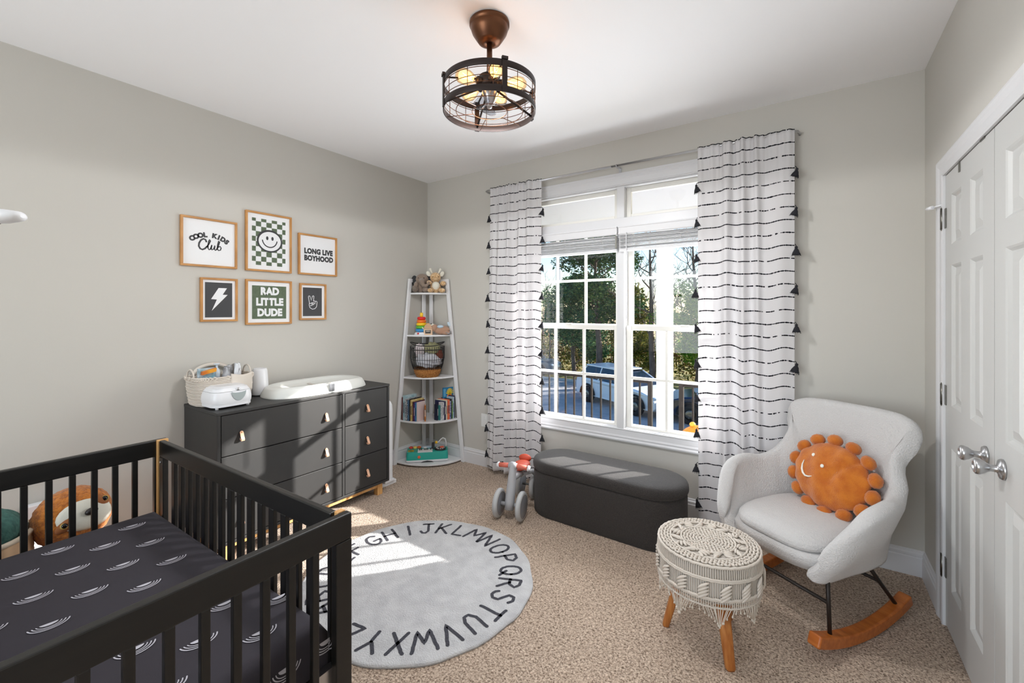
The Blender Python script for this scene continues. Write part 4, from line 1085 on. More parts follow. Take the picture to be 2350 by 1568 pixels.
# peace hand
g, w_, h_ = framed('framed_print', 'framed print of a peace sign hand on charcoal, bottom right', -1.361, -1.141, 1.368, 1.650)
b = paper(MB(), w_, h_); b.box(.009, .0094, -w_+.014, w_-.022, -h_+.016, h_-.018, mi=3)
def wl(p, w0=.0045): stroke(b, [(x-.002, y-.002) for x, y in p], w0, T, .0003, 0)
wl([(-.028, -.008), (-.036, .040), (-.032, .048), (-.024, .046), (-.012, .012), (-.004, .042), (.003, .050), (.010, .045), (.006, .006)])
wl([(.006, .006), (.014, .010), (.020, .004), (.018, -.014)]); wl([(.020, .004), (.028, .008), (.036, .002), (.034, -.018)])
wl([(-.028, -.008), (-.030, -.024), (-.024, -.044), (-.004, -.056), (.018, -.052), (.032, -.036), (.034, -.018)])
wl([(-.028, -.010), (-.010, -.014), (.004, -.022), (-.002, -.010), (-.012, -.004)]); wl([(.004, -.022), (.012, -.012), (.006, -.004), (-.002, -.006)])
wl([(-.020, -.030), (-.004, -.024)])
b.build('print', E_, g, recalc=False)
# ================================================================== CORNER SHELF
g = empty('corner_shelf', (0.014, -0.014, 0), 'tall white five tier quarter-round corner shelf with slanted legs', 'shelf')
SHZ = [(1.612, .285, .258), (1.208, .335, .305), (.812, .380, .345), (.408, .425, .385), (.030, .470, .425)]   # top z, reach along x, reach along -y
for z, ax_, ay_ in SHZ:
    b = MB(); K = 24
    P = [(0.004, -0.004)]+[(0.004+(ax_-.01)*cos(pi/2*k/K)*(1+.03*sin(pi*k/K)), -(0.004+(ay_-.01)*sin(pi/2*k/K)*(1+.03*sin(pi*k/K)))) for k in range(K+1)]
    b.prism(P, z-.016, z); b.build('tier', M['shelf'], g, bevel=.004)
def slat(p0, p1, w, d, name='leg'):
    b = MB(); (x0, y0, z0), (x1, y1, z1) = p0, p1
    vs = [(x0-w/2, y0-d/2, z0), (x0+w/2, y0-d/2, z0), (x0+w/2, y0+d/2, z0), (x0-w/2, y0+d/2, z0), (x1-w/2, y1-d/2, z1), (x1+w/2, y1-d/2, z1), (x1+w/2, y1+d/2, z1), (x1-w/2, y1+d/2, z1)]
    b.add(vs, [(3, 2, 1, 0), (4, 5, 6, 7), (0, 1, 5, 4), (1, 2, 6, 5), (2, 3, 7, 6), (3, 0, 4, 7)]); return b.build(name, M['shelf'], g, bevel=.003)
slat((.012, -.436, 0), (.012, -.246, 1.748), .022, .036); slat((.482, -.012, 0), (.276, -.012, 1.748), .036, .022)
slat((.010, -.062, 0), (.010, -.062, 1.72), .018, .040); slat((.062, -.010, 0), (.062, -.010, 1.72), .040, .018)
MB().box(.0, .016, -.25, -.04, 1.716, 1.748).build('top_rail', M['shelf'], g, bevel=.002)
MB().box(.04, .275, -.016, 0, 1.716, 1.748).build('top_rail', M['shelf'], g, bevel=.002)
FA = -0.80   # heading of things that look out of the corner at the room
def plush(b, spec):
    for c, r, R in spec: b.ball(c, r, 16, 10, R)
    return b
I3 = Matrix.Identity(3)
# elephant
g = empty('elephant_plush', (.105, -.185, 1.612), 'taupe elephant soft toy with dark ears sitting on the top tier', 'soft toy', 'soft toys on the corner shelf', rz=FA-.15)
m_e = mat('taupe_plush', (140, 122, 108), .95, bump=(500, .6, .002), sheen=.3)
plush(MB(), [((-.01, 0, .06), (.055, .060, .062), I3), ((.0, .005, .130), (.056, .062, .058), I3), ((.045, -.052, .040), (.036, .030, .034), I3), ((.05, .045, .030), (.045, .026, .026), Rz(.5)), ((.035, -.045, .082), (.045, .022, .022), Ry(.6))]).build('body', m_e, g)
MB().tube([(.045, .01, .120), (.075, .018, .095), (.088, .035, .068), (.088, .060, .062), (.082, .080, .085), (.078, .086, .105)], [.026, .022, .018, .015, .012, .009], 12).build('trunk', m_e, g)
for y, rz_ in ((-.072, -.5), (.066, .5)): MB().ball((-.012, y, .120), (.012, .036, .050), 14, 10, Rz(rz_)).build('ear', mat('dark_ear', (52, 52, 54), .95) if 'dark_ear' not in MATS else MATS['dark_ear'], g)
for y in (-.022, .032): MB().ball((.052, y, .142), .0042, 8, 6).build('eye', M['eyeblk'], g)
MB().lathe([(0, .0), (.022, 0), (.022, .004), (0, .005)], 16, (.079, -.053, .040), Ry(pi/2)).build('paw_pad', mat('pad_grey', (124, 112, 102), .95), g)
# giraffe
g = empty('giraffe_plush', (.212, -.105, 1.612), 'spotted tan giraffe soft toy with white belly and ears on the top tier', 'soft toy', 'soft toys on the corner shelf', rz=FA+.1)
m_g = mat('spotted_plush', (190, 146, 96), .95, bump=(400, .6, .002), var=(75, (228, 200, 160), 1), sheen=.3)
m_w = M['cream']; m_t = mat('tan_plush', (198, 166, 128), .95, bump=(400, .5, .002))
plush(MB(), [((0, 0, .055), (.050, .054, .060), I3), ((0, 0, .150), (.046, .052, .050), I3), ((.030, -.062, .098), (.030, .024, .022), Rz(-.6)), ((.030, .070, .092), (.030, .026, .024), Rz(.6)), ((.055, -.052, .022), (.040, .026, .022), Rz(-.6)), ((.055, .056, .022), (.040, .026, .022), Rz(.6))]).build('body', m_g, g)
MB().ball((.030, 0, .068), (.032, .038, .042), 14, 10).build('belly', m_w, g)
MB().ball((.040, 0, .132), (.022, .028, .020), 14, 10).build('muzzle', m_t, g)
for y, s in ((-.066, -1), (.064, 1)): MB().ball((-.006, y, .186), (.008, .020, .028), 12, 8, Rx(-.5*s)).build('ear', m_w, g)
for y, s in ((-.030, -1), (.028, 1)): MB().tube([(0, y, .19), (0, y+s*.012, .212), (0, y+s*.018, .228)], [.006, .009, .011], 10).ball((0, y+s*.019, .230), .012, 10, 8).build('horn', m_w, g)
for y in (-.026, .026): MB().ball((.042, y, .155), .004, 8, 6).build('eye', M['eyeblk'], g)
# stacking rings
g = empty('ring_stacker', (.135, -.215, 1.208), 'rainbow ring stacking toy with yellow top on the second tier', 'toy', rz=FA)
MB().lathe([(0, 0), (.066, 0), (.068, .006), (.060, .022), (.02, .03), (0, .03)], 28).build('rocking_base', M['white'], g)
z = .030
for nm, r_, c in (('ring', .058, (48, 140, 200)), ('ring', .054, (96, 176, 52)), ('ring', .050, (244, 200, 40)), ('ring', .046, (240, 118, 40)), ('ring', .041, (216, 36, 36))):
    MB().lathe([(.012, z), (r_-.010, z), (r_-.003, z+.005), (r_, z+.014), (r_-.003, z+.023), (r_-.010, z+.028), (.012, z+.028)], 28).build(nm, col(c, .35), g); z += .0285
MB().lathe([(.012, z), (.014, z+.004), (.016, z+.020), (.017, z+.03), (.010, z+.040), (0, z+.041)], 20).build('top_knob', col((250, 206, 50), .35), g)
MB().ball((.062, -.030, .014), (.006, .010, .009), 8, 6).build('red_badge', col((206, 38, 48), .4), g)
# wooden figure
g = empty('wooden_camper_toy', (.212, -.205, 1.208), 'small wooden house shaped toy with arms before the ring stacker', 'toy', rz=FA)
b = MB(); rbox(b, -.014, .014, -.042, .042, 0, .058, .010); b.build('body', mat('beech', (222, 190, 158), .5), g)
P = [(-.040, 0), (-.030, .030), (-.014, .044), (.014, .044), (.030, .030), (.040, 0)]
MB().prism(P, -.013, .013, TM((0, 0, .060), (0, 1, 0), (0, 0, 1))).build('roof', col((204, 164, 130), .5), g)
MB().box(.014, .0165, -.026, .026, .014, .046).build('window', col((70, 64, 60), .4), g)
MB().box(.0165, .018, -.018, .018, .032, .040).build('window_label', col((196, 190, 178), .4), g)
for s in (-1, 1): MB().tube([(0, s*.038, .055), (0, s*.056, .074)], .007, 8).build('arm', col((226, 220, 210), .5), g)
MB().ball((0, 0, .106), (.012, .014, .008), 10, 6).build('cap', col((214, 172, 120), .5), g)
# deer plush lying
g = empty('deer_plush', (.282, -.105, 1.208), 'tan deer soft toy with pale blue patch lying on the second tier', 'soft toy', 'soft toys on the corner shelf', rz=FA)
m_d = mat('fawn_plush', (178, 140, 116), .95, bump=(400, .6, .002), sheen=.3)
plush(MB(), [((0, .01, .045), (.048, .078, .045), I3), ((.01, -.060, .066), (.036, .034, .036), I3), ((.035, .050, .020), (.022, .042, .020), I3)]).build('body', m_d, g)
MB().ball((.030, -.004, .078), (.022, .032, .016), 12, 8).build('blue_patch', col((190, 212, 228), .9), g)
MB().ball((.015, -.082, .094), (.012, .026, .014), 12, 8).build('muzzle', M['cream'], g)
MB().ball((.022, -.090, .104), .006, 8, 6).build('nose', M['eyeblk'], g)
MB().ball((-.01, .078, .100), (.008, .014, .024), 10, 8, Rx(.5)).build('ear', col((196, 214, 226), .9), g)
MB().grid(lambda u, v: (.045+.012*sin(v*5), .045+.055*u, .008+.030*v*(1-.3*u)+.006*sin(u*9)), 8, 6).build('grey_tag', mat('tag_grey', (176, 172, 170), .8, var=(120, (90, 90, 92), 1)), g, solid=.004)
# wire basket with blankets
BC = (.205, -.205, .812)
g = empty('wire_basket', BC, 'black ribbed basket with braided straw base on the middle tier', 'basket', rz=FA)
def br_(z): return .112+.048*min(1, (z-.05)/.12)**.6 if z > .05 else .112
b = MB()
for z in (.085, .17, .262, .300): b.tube([((br_(z))*cos(2*pi*k/40), br_(z)*sin(2*pi*k/40), z+(.014*abs(sin(2*pi*k/40))**3*2 if z > .29 else 0)) for k in range(40)], .0042 if z > .25 else .0022, 6, closed=True)
for k in range(44):
    a = 2*pi*k/44; b.tube([((br_(z)+.001)*cos(a), (br_(z)+.001)*sin(a), z) for z in (.075, .12, .18, .24, .29)], .0024, 5)
b.build('wire_body', col((34, 32, 32), .6), g)
b = MB()
for i in range(8):
    z = .006+.0105*i; R_ = .092+.030*sin(min(1, (i+1)/7)*pi/2)
    b.tube([(R_*cos(2*pi*k/36), R_*sin(2*pi*k/36), z+.0016*sin(k*2.2+i)) for k in range(36)], .0066, 6, closed=True)
b.lathe([(0, .004), (.1, .004)], 24); b.build('straw_base', mat('straw', (190, 132, 70), .9, var=(90, (150, 94, 44), 2), bump=(200, .8, .003)), g)
def cloth(name, label, c, R_, h, m, seed):
    r = random.Random(seed); ph = [r.uniform(0, 6) for _ in range(6)]
    b = MB().ball((0, 0, 0), (R_[0], R_[1], h), 40, 20, fn=lambda p, d: p*(1+.13*sin(5*d.x*2+ph[0])*sin(4*d.y*2+ph[1])+.10*sin(11*d.z+ph[2]+5*d.x)))
    o = b.build(name, m); o.location = c; return tag(o, label, 'blanket', 'cloths in the ribbed basket')
cloth('folded_cloth', 'olive green cloth bulging from the top of the ribbed basket', (BC[0]+.030, BC[1]+.030, .812+.262), (.075, .075), .058, mat('olive_cloth', (148, 146, 110), .95), 1)
cloth('folded_cloth', 'white patterned cloth at the left in the ribbed basket', (BC[0]-.052, BC[1]-.052, .812+.250), (.045, .045), .062, mat('white_cloth', (222, 216, 214), .95, var=(60, (196, 180, 184), 1)), 2)
cloth('folded_cloth', 'white cloth seen through the wires low in the ribbed basket', (BC[0]+.01, BC[1]+.005, .812+.155), (.118, .118), .072, mat('grey_cloth', (206, 206, 212), .95), 3)
cloth('folded_cloth', 'rust red cloth at the right inside the ribbed basket', (BC[0]+.070, BC[1]+.072, .812+.20), (.045, .045), .06, mat('rust_cloth', (128, 62, 42), .95), 4)

# books on the fourth tier
BZ = .408
def book(x, y, z, t, dpt, h, colr, label, ax, lean=0, pat=None, name='book'):
    """ax 'L': spine faces -y, thickness along +x;  'R': spine faces +x, thickness along +y"""
    g = empty(name, (x, y, z), label, 'book', 'children books on the fourth tier', rz=(-pi/2 if ax == 'L' else 0))
    # local: spine faces +x, thickness along y (0..t), depth along -x
    mc = col(colr, .45) if pat is None else mat('cover_%d' % len(MATS), colr, .45, var=(pat[0], pat[1], 1))
    cv = .0016
    T = Matrix.Rotation(lean, 4, 'X')
    b = MB().box(-dpt, 0, 0, cv, 0, h).box(-dpt, 0, t-cv, t, 0, h).box(-cv, 0.0006, 0, t, 0, h); b.xform(T); b.build('cover', mc, g)
    MB().box(-dpt+.004, -cv, cv, t-cv, .003, h-.004).xform(T).build('pages', col((232, 226, 212), .8), g)
    if t > .009:
        a = 1 if sum(colr) < 380 else 0; lc = col((236, 232, 224), .5) if a else col((60, 62, 80), .5)
        MB().box(.0006, .0012, t*.28, t*.72, h*.30, h*.72).xform(T).build('spine_title', lc, g)
    return g
o_ = .014
LB = [(.009, .215, (112, 44, 40), 'thin dark red book at the left end of the row', None), (.024, .232, (150, 186, 196), 'thick pale teal book second from the left, the tallest there', (30, (186, 208, 214))),
      (.010, .205, (216, 222, 226), 'white and grey book right of the thick teal one', (80, (120, 128, 136))), (.014, .200, (228, 230, 230), 'book with black and white speckled spine', (110, (36, 38, 44))),
      (.016, .192, (90, 134, 170), 'steel blue book right of the speckled one', (40, (64, 100, 140))), (.007, .205, (38, 36, 40), 'thin black book beside the steel blue one', None),
      (.022, .196, (206, 178, 96), 'thick mustard yellow book in the left row', (60, (226, 204, 150))), (.009, .180, (92, 44, 48), 'thin maroon book right of the mustard one', None),
      (.013, .176, (92, 84, 160), 'violet book in the left row', (50, (60, 54, 96))), (.010, .172, (76, 152, 196), 'sky blue book right of the violet one', None),
      (.008, .178, (226, 208, 206), 'pale pink book near the gap', None)]
x = .036+o_
for i, (t_, h_, c_, lb, pt) in enumerate(LB):
    rr_ = .385; xr = x+t_-o_; ysp = -sqrt(max(.01, rr_**2-(xr*.92)**2))-o_+.012
    dp = .15 if x < .17 else (.10 if x < .225 else .075)
    book(x, ysp, BZ, t_, dp, h_, c_, lb, 'L', 0, pt); x += t_+.0018
LEFTX = x
g_ = book(.262, -.300, BZ, .012, .085, .150, (206, 122, 40), 'amber book turned to show its orange and dark cover by the gap', 'L', 0, (34, (70, 44, 36)))
g_.rotation_euler[2] = -pi/2+.75
RB = [(.006, .215, (52, 52, 84), 'thin navy book at the right end of the row', None), (.015, .205, (170, 192, 208), 'pale blue book second from the right end', (40, (196, 208, 214))), (.009, .165, (52, 132, 84), 'green book near the right end', (60, (140, 176, 84))),
      (.008, .190, (52, 54, 56), 'black book left of the green one', None), (.009, .170, (66, 92, 160), 'royal blue book left of the black one', (50, (200, 210, 226))), (.026, .186, (228, 92, 62), 'thick coral red book in the right row', (16, (236, 130, 70))),
      (.014, .182, (232, 226, 206), 'cream book left of the coral one', None), (.011, .176, (44, 46, 82), 'navy book with red foot in the right row', None), (.020, .168, (226, 222, 222), 'thick white book in the right row', (70, (176, 178, 184)))]
y = -.030-o_
for i, (t_, h_, c_, lb, pt) in enumerate(RB):
    y -= t_; xsp = sqrt(max(.01, .405**2-(y+o_)**2))+o_-.010
    dp = .13 if y > -.155 else .05
    book(xsp, y, BZ, t_, dp, h_, c_, lb, 'R', 0, pt); y -= .0018
book(.352, y-.012, BZ, .008, .045, .140, (64, 134, 132), 'thin teal book at the left end of the right row', 'R', 0, None)
book(.338, y-.030, BZ, .010, .040, .150, (32, 40, 62), 'dark midnight blue book at the gap in the row', 'R', 0, None)
# picture book seen flat at the back right
g = empty('picture_book', (.330, -.030, BZ), 'large blue picture book with a yellow plant standing face out behind the right row', 'book', 'children books on the fourth tier', rz=FA+.45)
MB().box(-.006, .006, -.075, .060, 0, .288).build('cover', col((30, 118, 162), .4), g)
b = MB(); T = TM((.0066, -.005, .235), (0, 1, 0), (0, 0, 1))
for k in range(9):
    a = radians(20+17.5*k); stroke(b, [(0, -.02), (.030*cos(a), -.02+.048*sin(a)), (.040*cos(a)+.004, -.02+.062*sin(a))], .0075, T, 0, 0)
b.build('plant_picture', col((232, 204, 50), .5), g)
MB().ball((.0068, -.005, .205), (.0008, .030, .016), 14, 8).build('orange_pot', col((236, 134, 50), .5), g)
MB().box(.0062, .0070, -.070, -.045, .20, .275).build('white_swirl', col((90, 160, 200), .5), g)
MB().box(-.0055, .0055, -.073, .062, .0015, .2865).build('pages', col((230, 224, 210), .8), g)

# toy piano
g = empty('toy_piano', (.225, -.225, .030), 'teal toy activity table top with small keyboard on the lowest tier', 'toy', rz=FA)
b = MB(); rbox(b, -.088, .088, -.195, .195, .006, .022, .02); b.build('base_tray', M['white'], g)
b = MB(); rbox(b, -.084, .084, -.192, .192, .022, .092, .022, .010, .004, bulge=.002)
b.build('shell', mat('teal_plastic', (44, 170, 156), .35), g, bevel=.004)
MB().prism([(-.06, 0), (.06, 0), (.04, .010), (0, .016), (-.04, .010)], 0, .003, TM((.0885, 0, .0), (0, 1, 0), (0, 0, 1))).build('handle_slot', col((60, 60, 62), .7), g)
b = MB().box(.010, .076, -.088, .048, .088, .100); b.build('key_bed', M['white'], g, bevel=.002)
for k in range(9): MB().box(.022, .078, -.084+.0145*k, -.0715+.0145*k, .098, .104).build('white_key', M['whitem'], g, bevel=.001)
for k in (0, 1, 3, 4, 5, 7): MB().box(.018, .048, -.0745+.0145*k, -.0655+.0145*k, .103, .110).build('black_key', M['eyeblk'], g, bevel=.001)
for k, c in enumerate(((214, 66, 44), (236, 210, 110), (226, 104, 44))): MB().lathe([(0, .088), (.018, .088), (.019, .104), (.010, .110), (0, .111)], 18, (-.055, -.155+.038*k, 0)).build('button', col(c, .35), g)
MB().box(-.066, -.040, -.050, .045, .088, .108).build('grey_panel', col((196, 206, 222), .4), g, bevel=.003)
MB().box(-.002, .052, -.178, -.125, .088, .0935).build('yellow_picture', mat('duck_picture', (222, 176, 30), .4, var=(60, (120, 120, 30), 1)), g)
MB().ball((.0855, -.075, .050), (.004, .014, .014), 12, 8).build('orange_dial', col((236, 110, 74), .4), g)
MB().lathe([(0, .088), (.050, .088), (.054, .094), (.052, .104), (.03, .108), (0, .108)], 28, (.010, .120, 0)).build('turntable', col((38, 40, 44), .35), g)
b = MB()
for k in range(10): a = k*pi/5; b.ball((.010+.034*cos(a), .120+.034*sin(a), .107), (.009, .009, .004), 8, 5)
b.build('turntable_marks', col((222, 214, 208), .4), g)
MB().ball((.02, .135, .115), (.018, .022, .009), 12, 8).build('red_knob', col((214, 96, 70), .35), g)
MB().box(-.030, .010, .040, .066, .088, .150).build('black_post', col((52, 54, 58), .5), g, bevel=.003)
MB().tube([(-.01, .080, .150), (-.01, .105, .155), (-.01, .125, .180), (-.01, .145, .192), (-.01, .166, .182), (-.01, .174, .150), (-.005, .174, .110)], .0055, 10).build('white_arch', M['white'], g)
MB().ball((-.01, .082, .152), (.012, .014, .014), 8, 6).build('yellow_star', col((246, 196, 60), .4), g)
MB().ball((.012, -.020, .112), (.009, .016, .008), 10, 6).build('sheep', M['whitem'], g)

# ================================================================== BALANCE BIKE
g = empty('toddler_bike', (1.472, -.550, 0), 'pale grey toddler balance bike with coral handlebar beside the bench', 'bike', rz=radians(-76))
# local: +x forward, y lateral
WR = .098
def wheel(x, y):
    w_ = MB().lathe([(.070, -.017), (.088, -.017), (.096, -.010), (.098, 0), (.096, .010), (.088, .017), (.070, .017)], 40, (x, y, WR), Rx(pi/2)).build('wheel', M['tyre'], g)
    MB().lathe([(0, -.0165), (.068, -.0165), (.074, -.014), (.074, .014), (.068, .0165), (0, .0165)], 40, (x, y, WR), Rx(pi/2)).build('wheel_hub', M['hub'], w_)
    for s in (-1, 1): MB().tube([(x+.0745*cos(2*pi*k/40), y+s*.0165, WR+.0745*sin(2*pi*k/40)) for k in range(40)], .0018, 5, closed=True).build('rim_line', col((96, 78, 70), .5), w_)
wheel(.165, .083); wheel(.165, -.083); wheel(-.215, .055); wheel(-.215, -.055)
MB().tube([(.165, -.066, WR), (.165, .066, WR)], .014, 12).build('front_axle', M['grey'], g)
MB().tube([(.185, 0, .070), (.172, 0, .12), (.140, 0, .23), (.118, 0, .30), (.106, 0, .355), (.103, 0, .372)], [.030, .034, .030, .027, .024, .018], 18).build('steering_column', M['grey'], g)
MB().tube([(.108, -.030, .345), (.108, .030, .345)], .022, 14).build('stem', M['grey'], g)
for s in (-1, 1):
    MB().tube([(.106, s*.024, .347), (.100, s*.104, .340)], [.017, .0165], 14).build('handle_grip', M['coral'], g)
    MB().tube([(.1, s*.104, .340), (.099, s*.112, .339), (.098, s*.124, .338)], [.019, .021, .015], 14).build('grip_end', M['white'], g)
MB().tube([(.13, 0, .262), (.03, 0, .250), (-.08, 0, .235), (-.12, 0, .222)], [.020, .022, .022, .018], 14).build('frame_bar', M['grey'], g)
b = MB().ball((-.075, 0, .292), (.098, .062, .028), 24, 12); b.ball((-.160, 0, .318), (.026, .050, .030), 16, 8); b.build('saddle', M['seatred'], g)
MB().tube([(-.07, 0, .21), (-.07, 0, .285)], .013, 12).build('seat_post', M['chrome'], g)
for s in (-1, 1): MB().tube([(-.06, s*.012, .232), (-.14, s*.062, .232), (-.190, s*.088, .18), (-.215, s*.090, WR)], [.016, .017, .017, .014], 12).build('rear_fork', M['grey'], g)
MB().tube([(-.215, -.088, WR), (-.215, .088, WR)], .008, 10).build('rear_axle', M['dsteel'], g)

# ================================================================== STORAGE BENCH
g = empty('storage_bench', (2.068, -.377, 0), 'long black boucle storage bench with rounded ends under the window', 'bench', rz=radians(-1.5))
def stad(L, r, n=18):
    return [(L/2+r*cos(a), r*sin(a)) for a in [-pi/2+pi*k/n for k in range(n+1)]]+[(-L/2+r*cos(a), r*sin(a)) for a in [pi/2+pi*k/n for k in range(n+1)]]
def lay(b, secs, cap0=True, cap1=True):
    K = None; o = len(b.v); vs = []
    for L, r, z in secs:
        P = stad(L, r); K = len(P); vs += [(x, y, z) for x, y in P]
    fs = [(i*K+k, i*K+(k+1) % K, (i+1)*K+(k+1) % K, (i+1)*K+k) for i in range(len(secs)-1) for k in range(K)]
    b.add(vs, fs, True)
    if cap0: b.f.append([o+k for k in range(K)][::-1]); b.m.append(b.mi); b.s.append(True)
    if cap1: b.f.append([o+len(vs)-K+k for k in range(K)]); b.m.append(b.mi); b.s.append(True)
    return b
BL = .662
lay(MB(), [(BL, .196, .0), (BL, .203, .008), (BL, .205, .05), (BL, .205, .28), (BL, .200, .306)]).build('bench_body', M['bench'], g)
lay(MB(), [(BL, .19, .306), (BL, .205, .309), (BL, .211, .318), (BL, .213, .335), (BL, .211, .352), (BL, .204, .366), (BL, .190, .375), (BL, .160, .380), (BL, .08, .383), (BL, .01, .383)]).build('bench_lid', M['bench'], g)

# ================================================================== MACRAME STOOL
PX, PY = 2.852, -1.112
g = empty('macrame_stool', (PX, PY, 0), 'round stool in knotted cream macrame cover with wooden legs before the rocking chair', 'stool')
PR_, PT_ = .212, .425
MB().lathe([(0, .262), (.190, .262), (.204, .270), (.206, .30), (.206, .40), (.200, .412), (.185, .418), (0, .420)], 64).build('cushion', M['ropeb'], g)
b = MB()
def rring(r_, z, t=.0045, tw=0, n=90):
    b.tube([((r_+.0012*sin(k*2.6))*cos(2*pi*k/n), (r_+.0012*sin(k*2.6))*sin(2*pi*k/n), z+.0012*cos(k*2.6)) for k in range(n)], t, 6, closed=True)
rring(.206, .416, .006)
for r_, n in ((.194, 84), (.181, 78), (.168, 72)):
    for k in range(n):
        a = 2*pi*(k+.5*(round(r_*1000) % 2))/n; s = 1 if k % 2 else -1
        b.ball((r_*cos(a), r_*sin(a), .423), (.0052, .0095, .0052), 6, 5, Rz(a+s*.65))
rring(.156, .424, .0046)
for k in range(16):     # leafy braid ring
    a = 2*pi*k/16
    for j, (dr, da, tw) in enumerate(((.010, .0, .9), (-.002, .05, .55), (-.014, .10, .3))):
        r_ = .135+dr; aa = a+da
        b.ball((r_*cos(aa), r_*sin(aa), .426), (.0062, .022, .0065), 8, 5, Rz(aa+tw*(1 if k % 2 else -1)))
rring(.110, .425, .0046)
for r_, n in ((.098, 44), (.085, 38), (.072, 32), (.059, 26), (.046, 20), (.033, 15), (.020, 9), (.008, 4)):
    for k in range(n):
        a = 2*pi*k/n+r_*40; s = 1 if k % 2 else -1
        b.ball((r_*cos(a), r_*sin(a), .4235), (.0056, .0092, .005), 6, 5, Rz(a+s*.6))
b.build('knotted_top', M['rope'], g)
b = MB()
rring(.210, .368, .0055); rring(.212, .362, .004); rring(.212, .292, .0055); rring(.211, .286, .004); rring(.208, .258, .004)
n = 150
for k in range(n):
    a = 2*pi*k/n; c, s = cos(a), sin(a)
    b.tube([(.208*c, .208*s, .416), (.211*c, .211*s, .39), (.211*c, .211*s, .368)], .0021, 4, cap=False)
    b.tube([(.209*c, .209*s, .362), (.2085*c, .2085*s, .325), (.210*c, .210*s, .29)], .0019, 4, cap=False)
    b.tube([(.211*c, .211*s, .288), (.2115*c, .2115*s, .270), (.208*c, .208*s, .252)], .0021, 4, cap=False)
for k in range(16):      # raised slanted leaf clusters
    a0 = 2*pi*k/16
    for j in range(4):
        z0 = .345-.0135*j
        b.tube([(.2165*cos(a0+q*.20), .2165*sin(a0+q*.20), z0-.018+q*.030-(q-.5)**2*.01) for q in (0, .25, .5, .75, 1)], [.002, .0058, .0068, .0055, .002], 6)
b.build('knotted_band', M['rope'], g)
b = MB(); r = random.Random(8)
for k in range(120):
    a = 2*pi*k/120+r.uniform(-.02, .02); L = .022+.055*abs(sin(a*4))**1.5+r.uniform(-.006, .006); c, s = cos(a), sin(a); r0 = .206
    a2 = a+.10*sin(a*8)
    b.tube([(r0*c, r0*s, .262), (r0*.99*cos((a+a2)/2), r0*.99*sin((a+a2)/2), .262-L*.5), (r0*.985*cos(a2), r0*.985*sin(a2), .262-L)], .0020, 4)
    b.ball((r0*.985*cos(a2), r0*.985*sin(a2), .262-L-.003), (.0035, .0035, .006), 5, 4)
tag(b.build('fringe', M['fringe'], g), kind='stuff')
for (fx, fy) in ((2.680, -1.152), (2.963, -1.262), (2.912, -.945)):
    dx, dy = fx-PX, fy-PY
    b = MB(); n = 8
    P0, P1 = Vector((dx*1.0, dy*1.0, 0.0)), Vector((dx*.62, dy*.62, .262)); ax_ = (P1-P0).normalized(); u_ = ax_.cross(Vector((0, 0, 1))).normalized(); w_ = ax_.cross(u_)
    vs = []
    for t, hw, hd in ((0, .015, .012), (.02, .019, .015), (.5, .023, .018), (1, .025, .020)):
        c = P0.lerp(P1, t)
        for k in range(16):
            a = 2*pi*k/16; cc, ss = cos(a), sin(a)
            q = c+u_*hw*math.copysign(abs(cc)**.6, cc)+w_*hd*math.copysign(abs(ss)**.6, ss)
            vs.append((q.x, q.y, max(0, q.z) if t > 0 else 0))
    b.add(vs, [(i*16+k, i*16+(k+1) % 16, (i+1)*16+(k+1) % 16, (i+1)*16+k) for i in range(3) for k in range(16)]+[tuple(range(16))[::-1], tuple(range(48, 64))], True)
    b.build('leg', M['legwood'], g)

# ================================================================== ROCKING CHAIR
# local: +x viewer's right (e), +y backwards (b); origin below the seat
eV, bV = Vector((.844, -.537)), Vector((.537, .844))
O2 = eV*3.02+bV*1.20
g = empty('rocking_chair', (O2.x, O2.y, 0), 'cream boucle wingback rocking chair on wooden rockers in the right corner', 'rocking chair', rz=atan2(-.537, .844))
def lerp(a, b_, t): return a+(b_-a)*t
def smooth(t): t = max(0, min(1, t)); return t*t*(3-2*t)
def interp(tab, u):
    for (u0, v0), (u1, v1) in zip(tab[:-1], tab[1:]):
        if u <= u1:
            t = smooth((u-u0)/(u1-u0)); return tuple(lerp(p, q, t) for p, q in zip(v0, v1)) if isinstance(v0, tuple) else lerp(v0, v1, t)
    return tab[-1][1]
# shell: s in -1..1 round the U (front of left arm .. back .. front of right arm), v 0 bottom .. 1 top rim
def cr(tab, u):
    """Catmull-Rom through a table of (u, tuple)"""
    n = len(tab)
    for i in range(n-1):
        if u <= tab[i+1][0] or i == n-2:
            u0, p1 = tab[i]; u1, p2 = tab[i+1]; p0 = tab[i-1] if i > 0 else (u0-(u1-u0), tuple(a-(b_-a) for a, b_ in zip(p1, p2))); p3 = tab[i+2] if i < n-2 else (u1+(u1-u0), tuple(b_+(b_-a) for a, b_ in zip(p1, p2)))
            t = (u-u0)/(u1-u0); h = u1-u0
            out = []
            for k in range(len(p1)):
                m1 = (p2[k]-p0[1][k])/(u1-p0[0])*h; m2 = (p3[1][k]-p1[k])/(p3[0]-u0)*h
                out.append((2*t**3-3*t*t+1)*p1[k]+(t**3-2*t*t+t)*m1+(-2*t**3+3*t*t)*p2[k]+(t**3-t*t)*m2)
            return out
